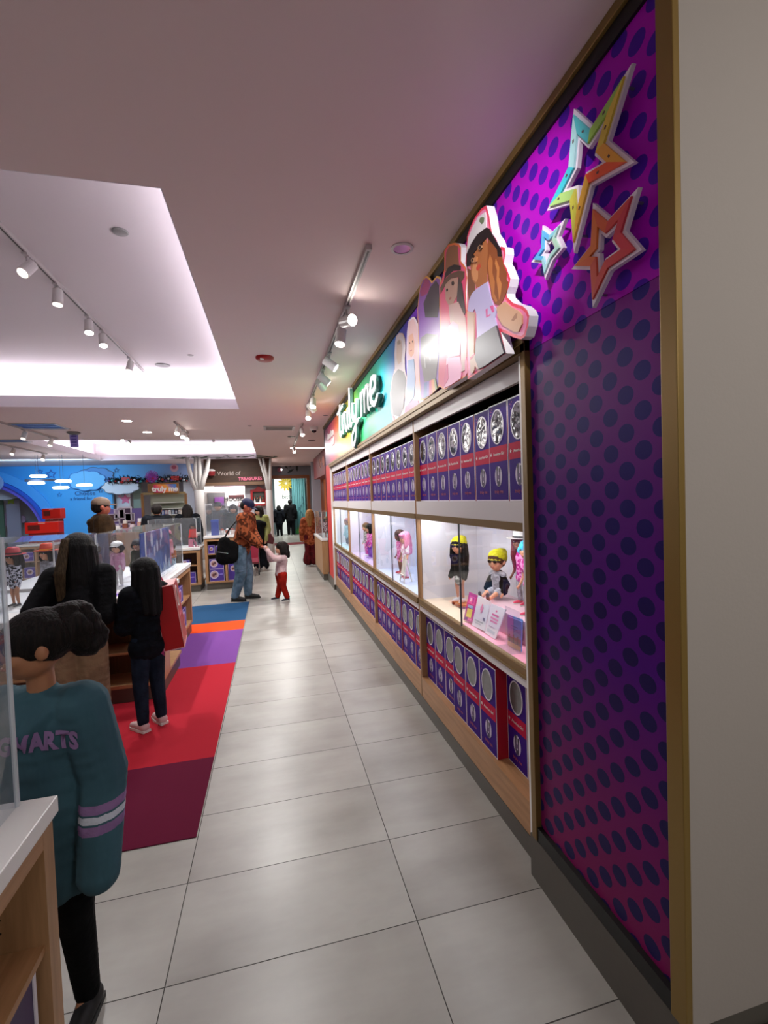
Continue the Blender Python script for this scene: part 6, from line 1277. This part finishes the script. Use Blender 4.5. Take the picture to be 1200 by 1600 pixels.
obj('painted_grass', b, M('#2c7c34', .6), t); b = MB().tube([(a.x+.35, 23.15, .6), (a.x+.5, 23.15, 1.0), (a.x+.3, 23.15, 1.3), (a.x+.55, 23.15, 1.6), (a.x+.5, 23.15, 1.9)], .012, n=6); obj('painted_stem', b, M('#24485c', .6), t)
for k, (px, py, r) in enumerate(((446, 728, 35), (455, 725, -25), (464, 731, 0), (454, 736, -60))):
    q = at(px, py, y=DY-.01); an = math.radians(90+r); t = thing('wall_leaf', '%s dark leaf decal above the far doorway' % ['leftmost', 'upper', 'rightmost', 'lowest'][k], 'leaf', (q.x, DY, q.z), group='dark leaf decals above the far doorway')
    d = Vector((math.cos(an), math.sin(an))); w_ = Vector((-d.y, d.x)); c_ = Vector((q.x, q.z)); obj('leaf', MB().prism([tuple(c_-d*.16), tuple(c_-d*.05+w_*.045), tuple(c_+d*.06+w_*.04), tuple(c_+d*.16), tuple(c_+d*.06-w_*.04), tuple(c_-d*.05-w_*.045)], 'y', DY-.02, DY-.0005), M('#1c2a28', .5), t)
q = at(437, 734, y=DY-.2); t = thing('pink_bauble', 'pink round ornament on the wall above the doorway', 'ornament', (q.x, DY-.02, q.z)); obj('ball', MB().ball((q.x, DY-.12, q.z), .10, 14, 10), M('#c87890', .3), t, smooth=True); obj('glint', MB().ball((q.x+.07, DY-.18, q.z), .04, 10, 8), M('#fff8f0', .4, emit=4), t)
q = at(272, 731, y=YB-.02); t = thing('pink_medallion', 'small pink round medallion on the wall over the garland', 'medallion', (q.x, YB, q.z)); obj('disc', MB().prism(ell(q.x, q.z, .14, .14, 20), 'y', YB-.03, YB-.001), M('#c09098', .5), t); obj('emblem', MB().prism(ell(q.x, q.z+.02, .08, .07, 12), 'y', YB-.04, YB-.031), M('#a84858', .5), t)
# column, orange wall and the red framed wall at the right of the far doorway
struct('wall_side', MB().box(1.95, 2.1, 9.76, DY, 0, CEIL), M('#a04a14', .55))
q0, q1 = at(487, 740, y=17.6), at(496, 740, y=17.6); struct('trim_8', MB().box(q0.x, q1.x+.1, 17.6, 17.9, 0, CEIL), M('#7c7c86', .6))
t = thing('red_fascia', 'dark red fascia with pale scrollwork right of the far doorway', 'fascia', (1.7, 13.5, 2.7)); a = at(500, 740, y=13.5); obj('board', MB().box(1.50, 1.945, 12.0, 16.5, 2.42, CEIL-.002), M('#6c1c24', .5), t)
for k in range(3): obj('scroll', MB().tube([(1.485, 12.4+k*.9+.25*math.cos(s_*.7)*(1-s_*.08), 2.78+.20*math.sin(s_*.7)*(1-s_*.08)) for s_ in range(9)], .012, n=6), M('#c08878', .4), t)
t = thing('framed_picture', 'small dark framed picture on the orange wall', 'picture', (1.93, 14.4, 1.75)); obj('frame', MB().box(1.925, 1.949, 14.1, 14.7, 1.55, 1.95), M('#4c3418', .4), t); obj('picture', MB().box(1.918, 1.9245, 14.16, 14.64, 1.60, 1.90), M('#a89c80', .4), t)
t = thing('light_strip', 'thin glowing pink white strip in the ceiling before the doorway', 'light', (1.2, 12.9, CEIL)); obj('diffuser', MB().box(.55, 1.48, 12.85, 12.93, CEIL-.012, CEIL-.0005), M('#ffdcd4', .5, emit=2.5), t)
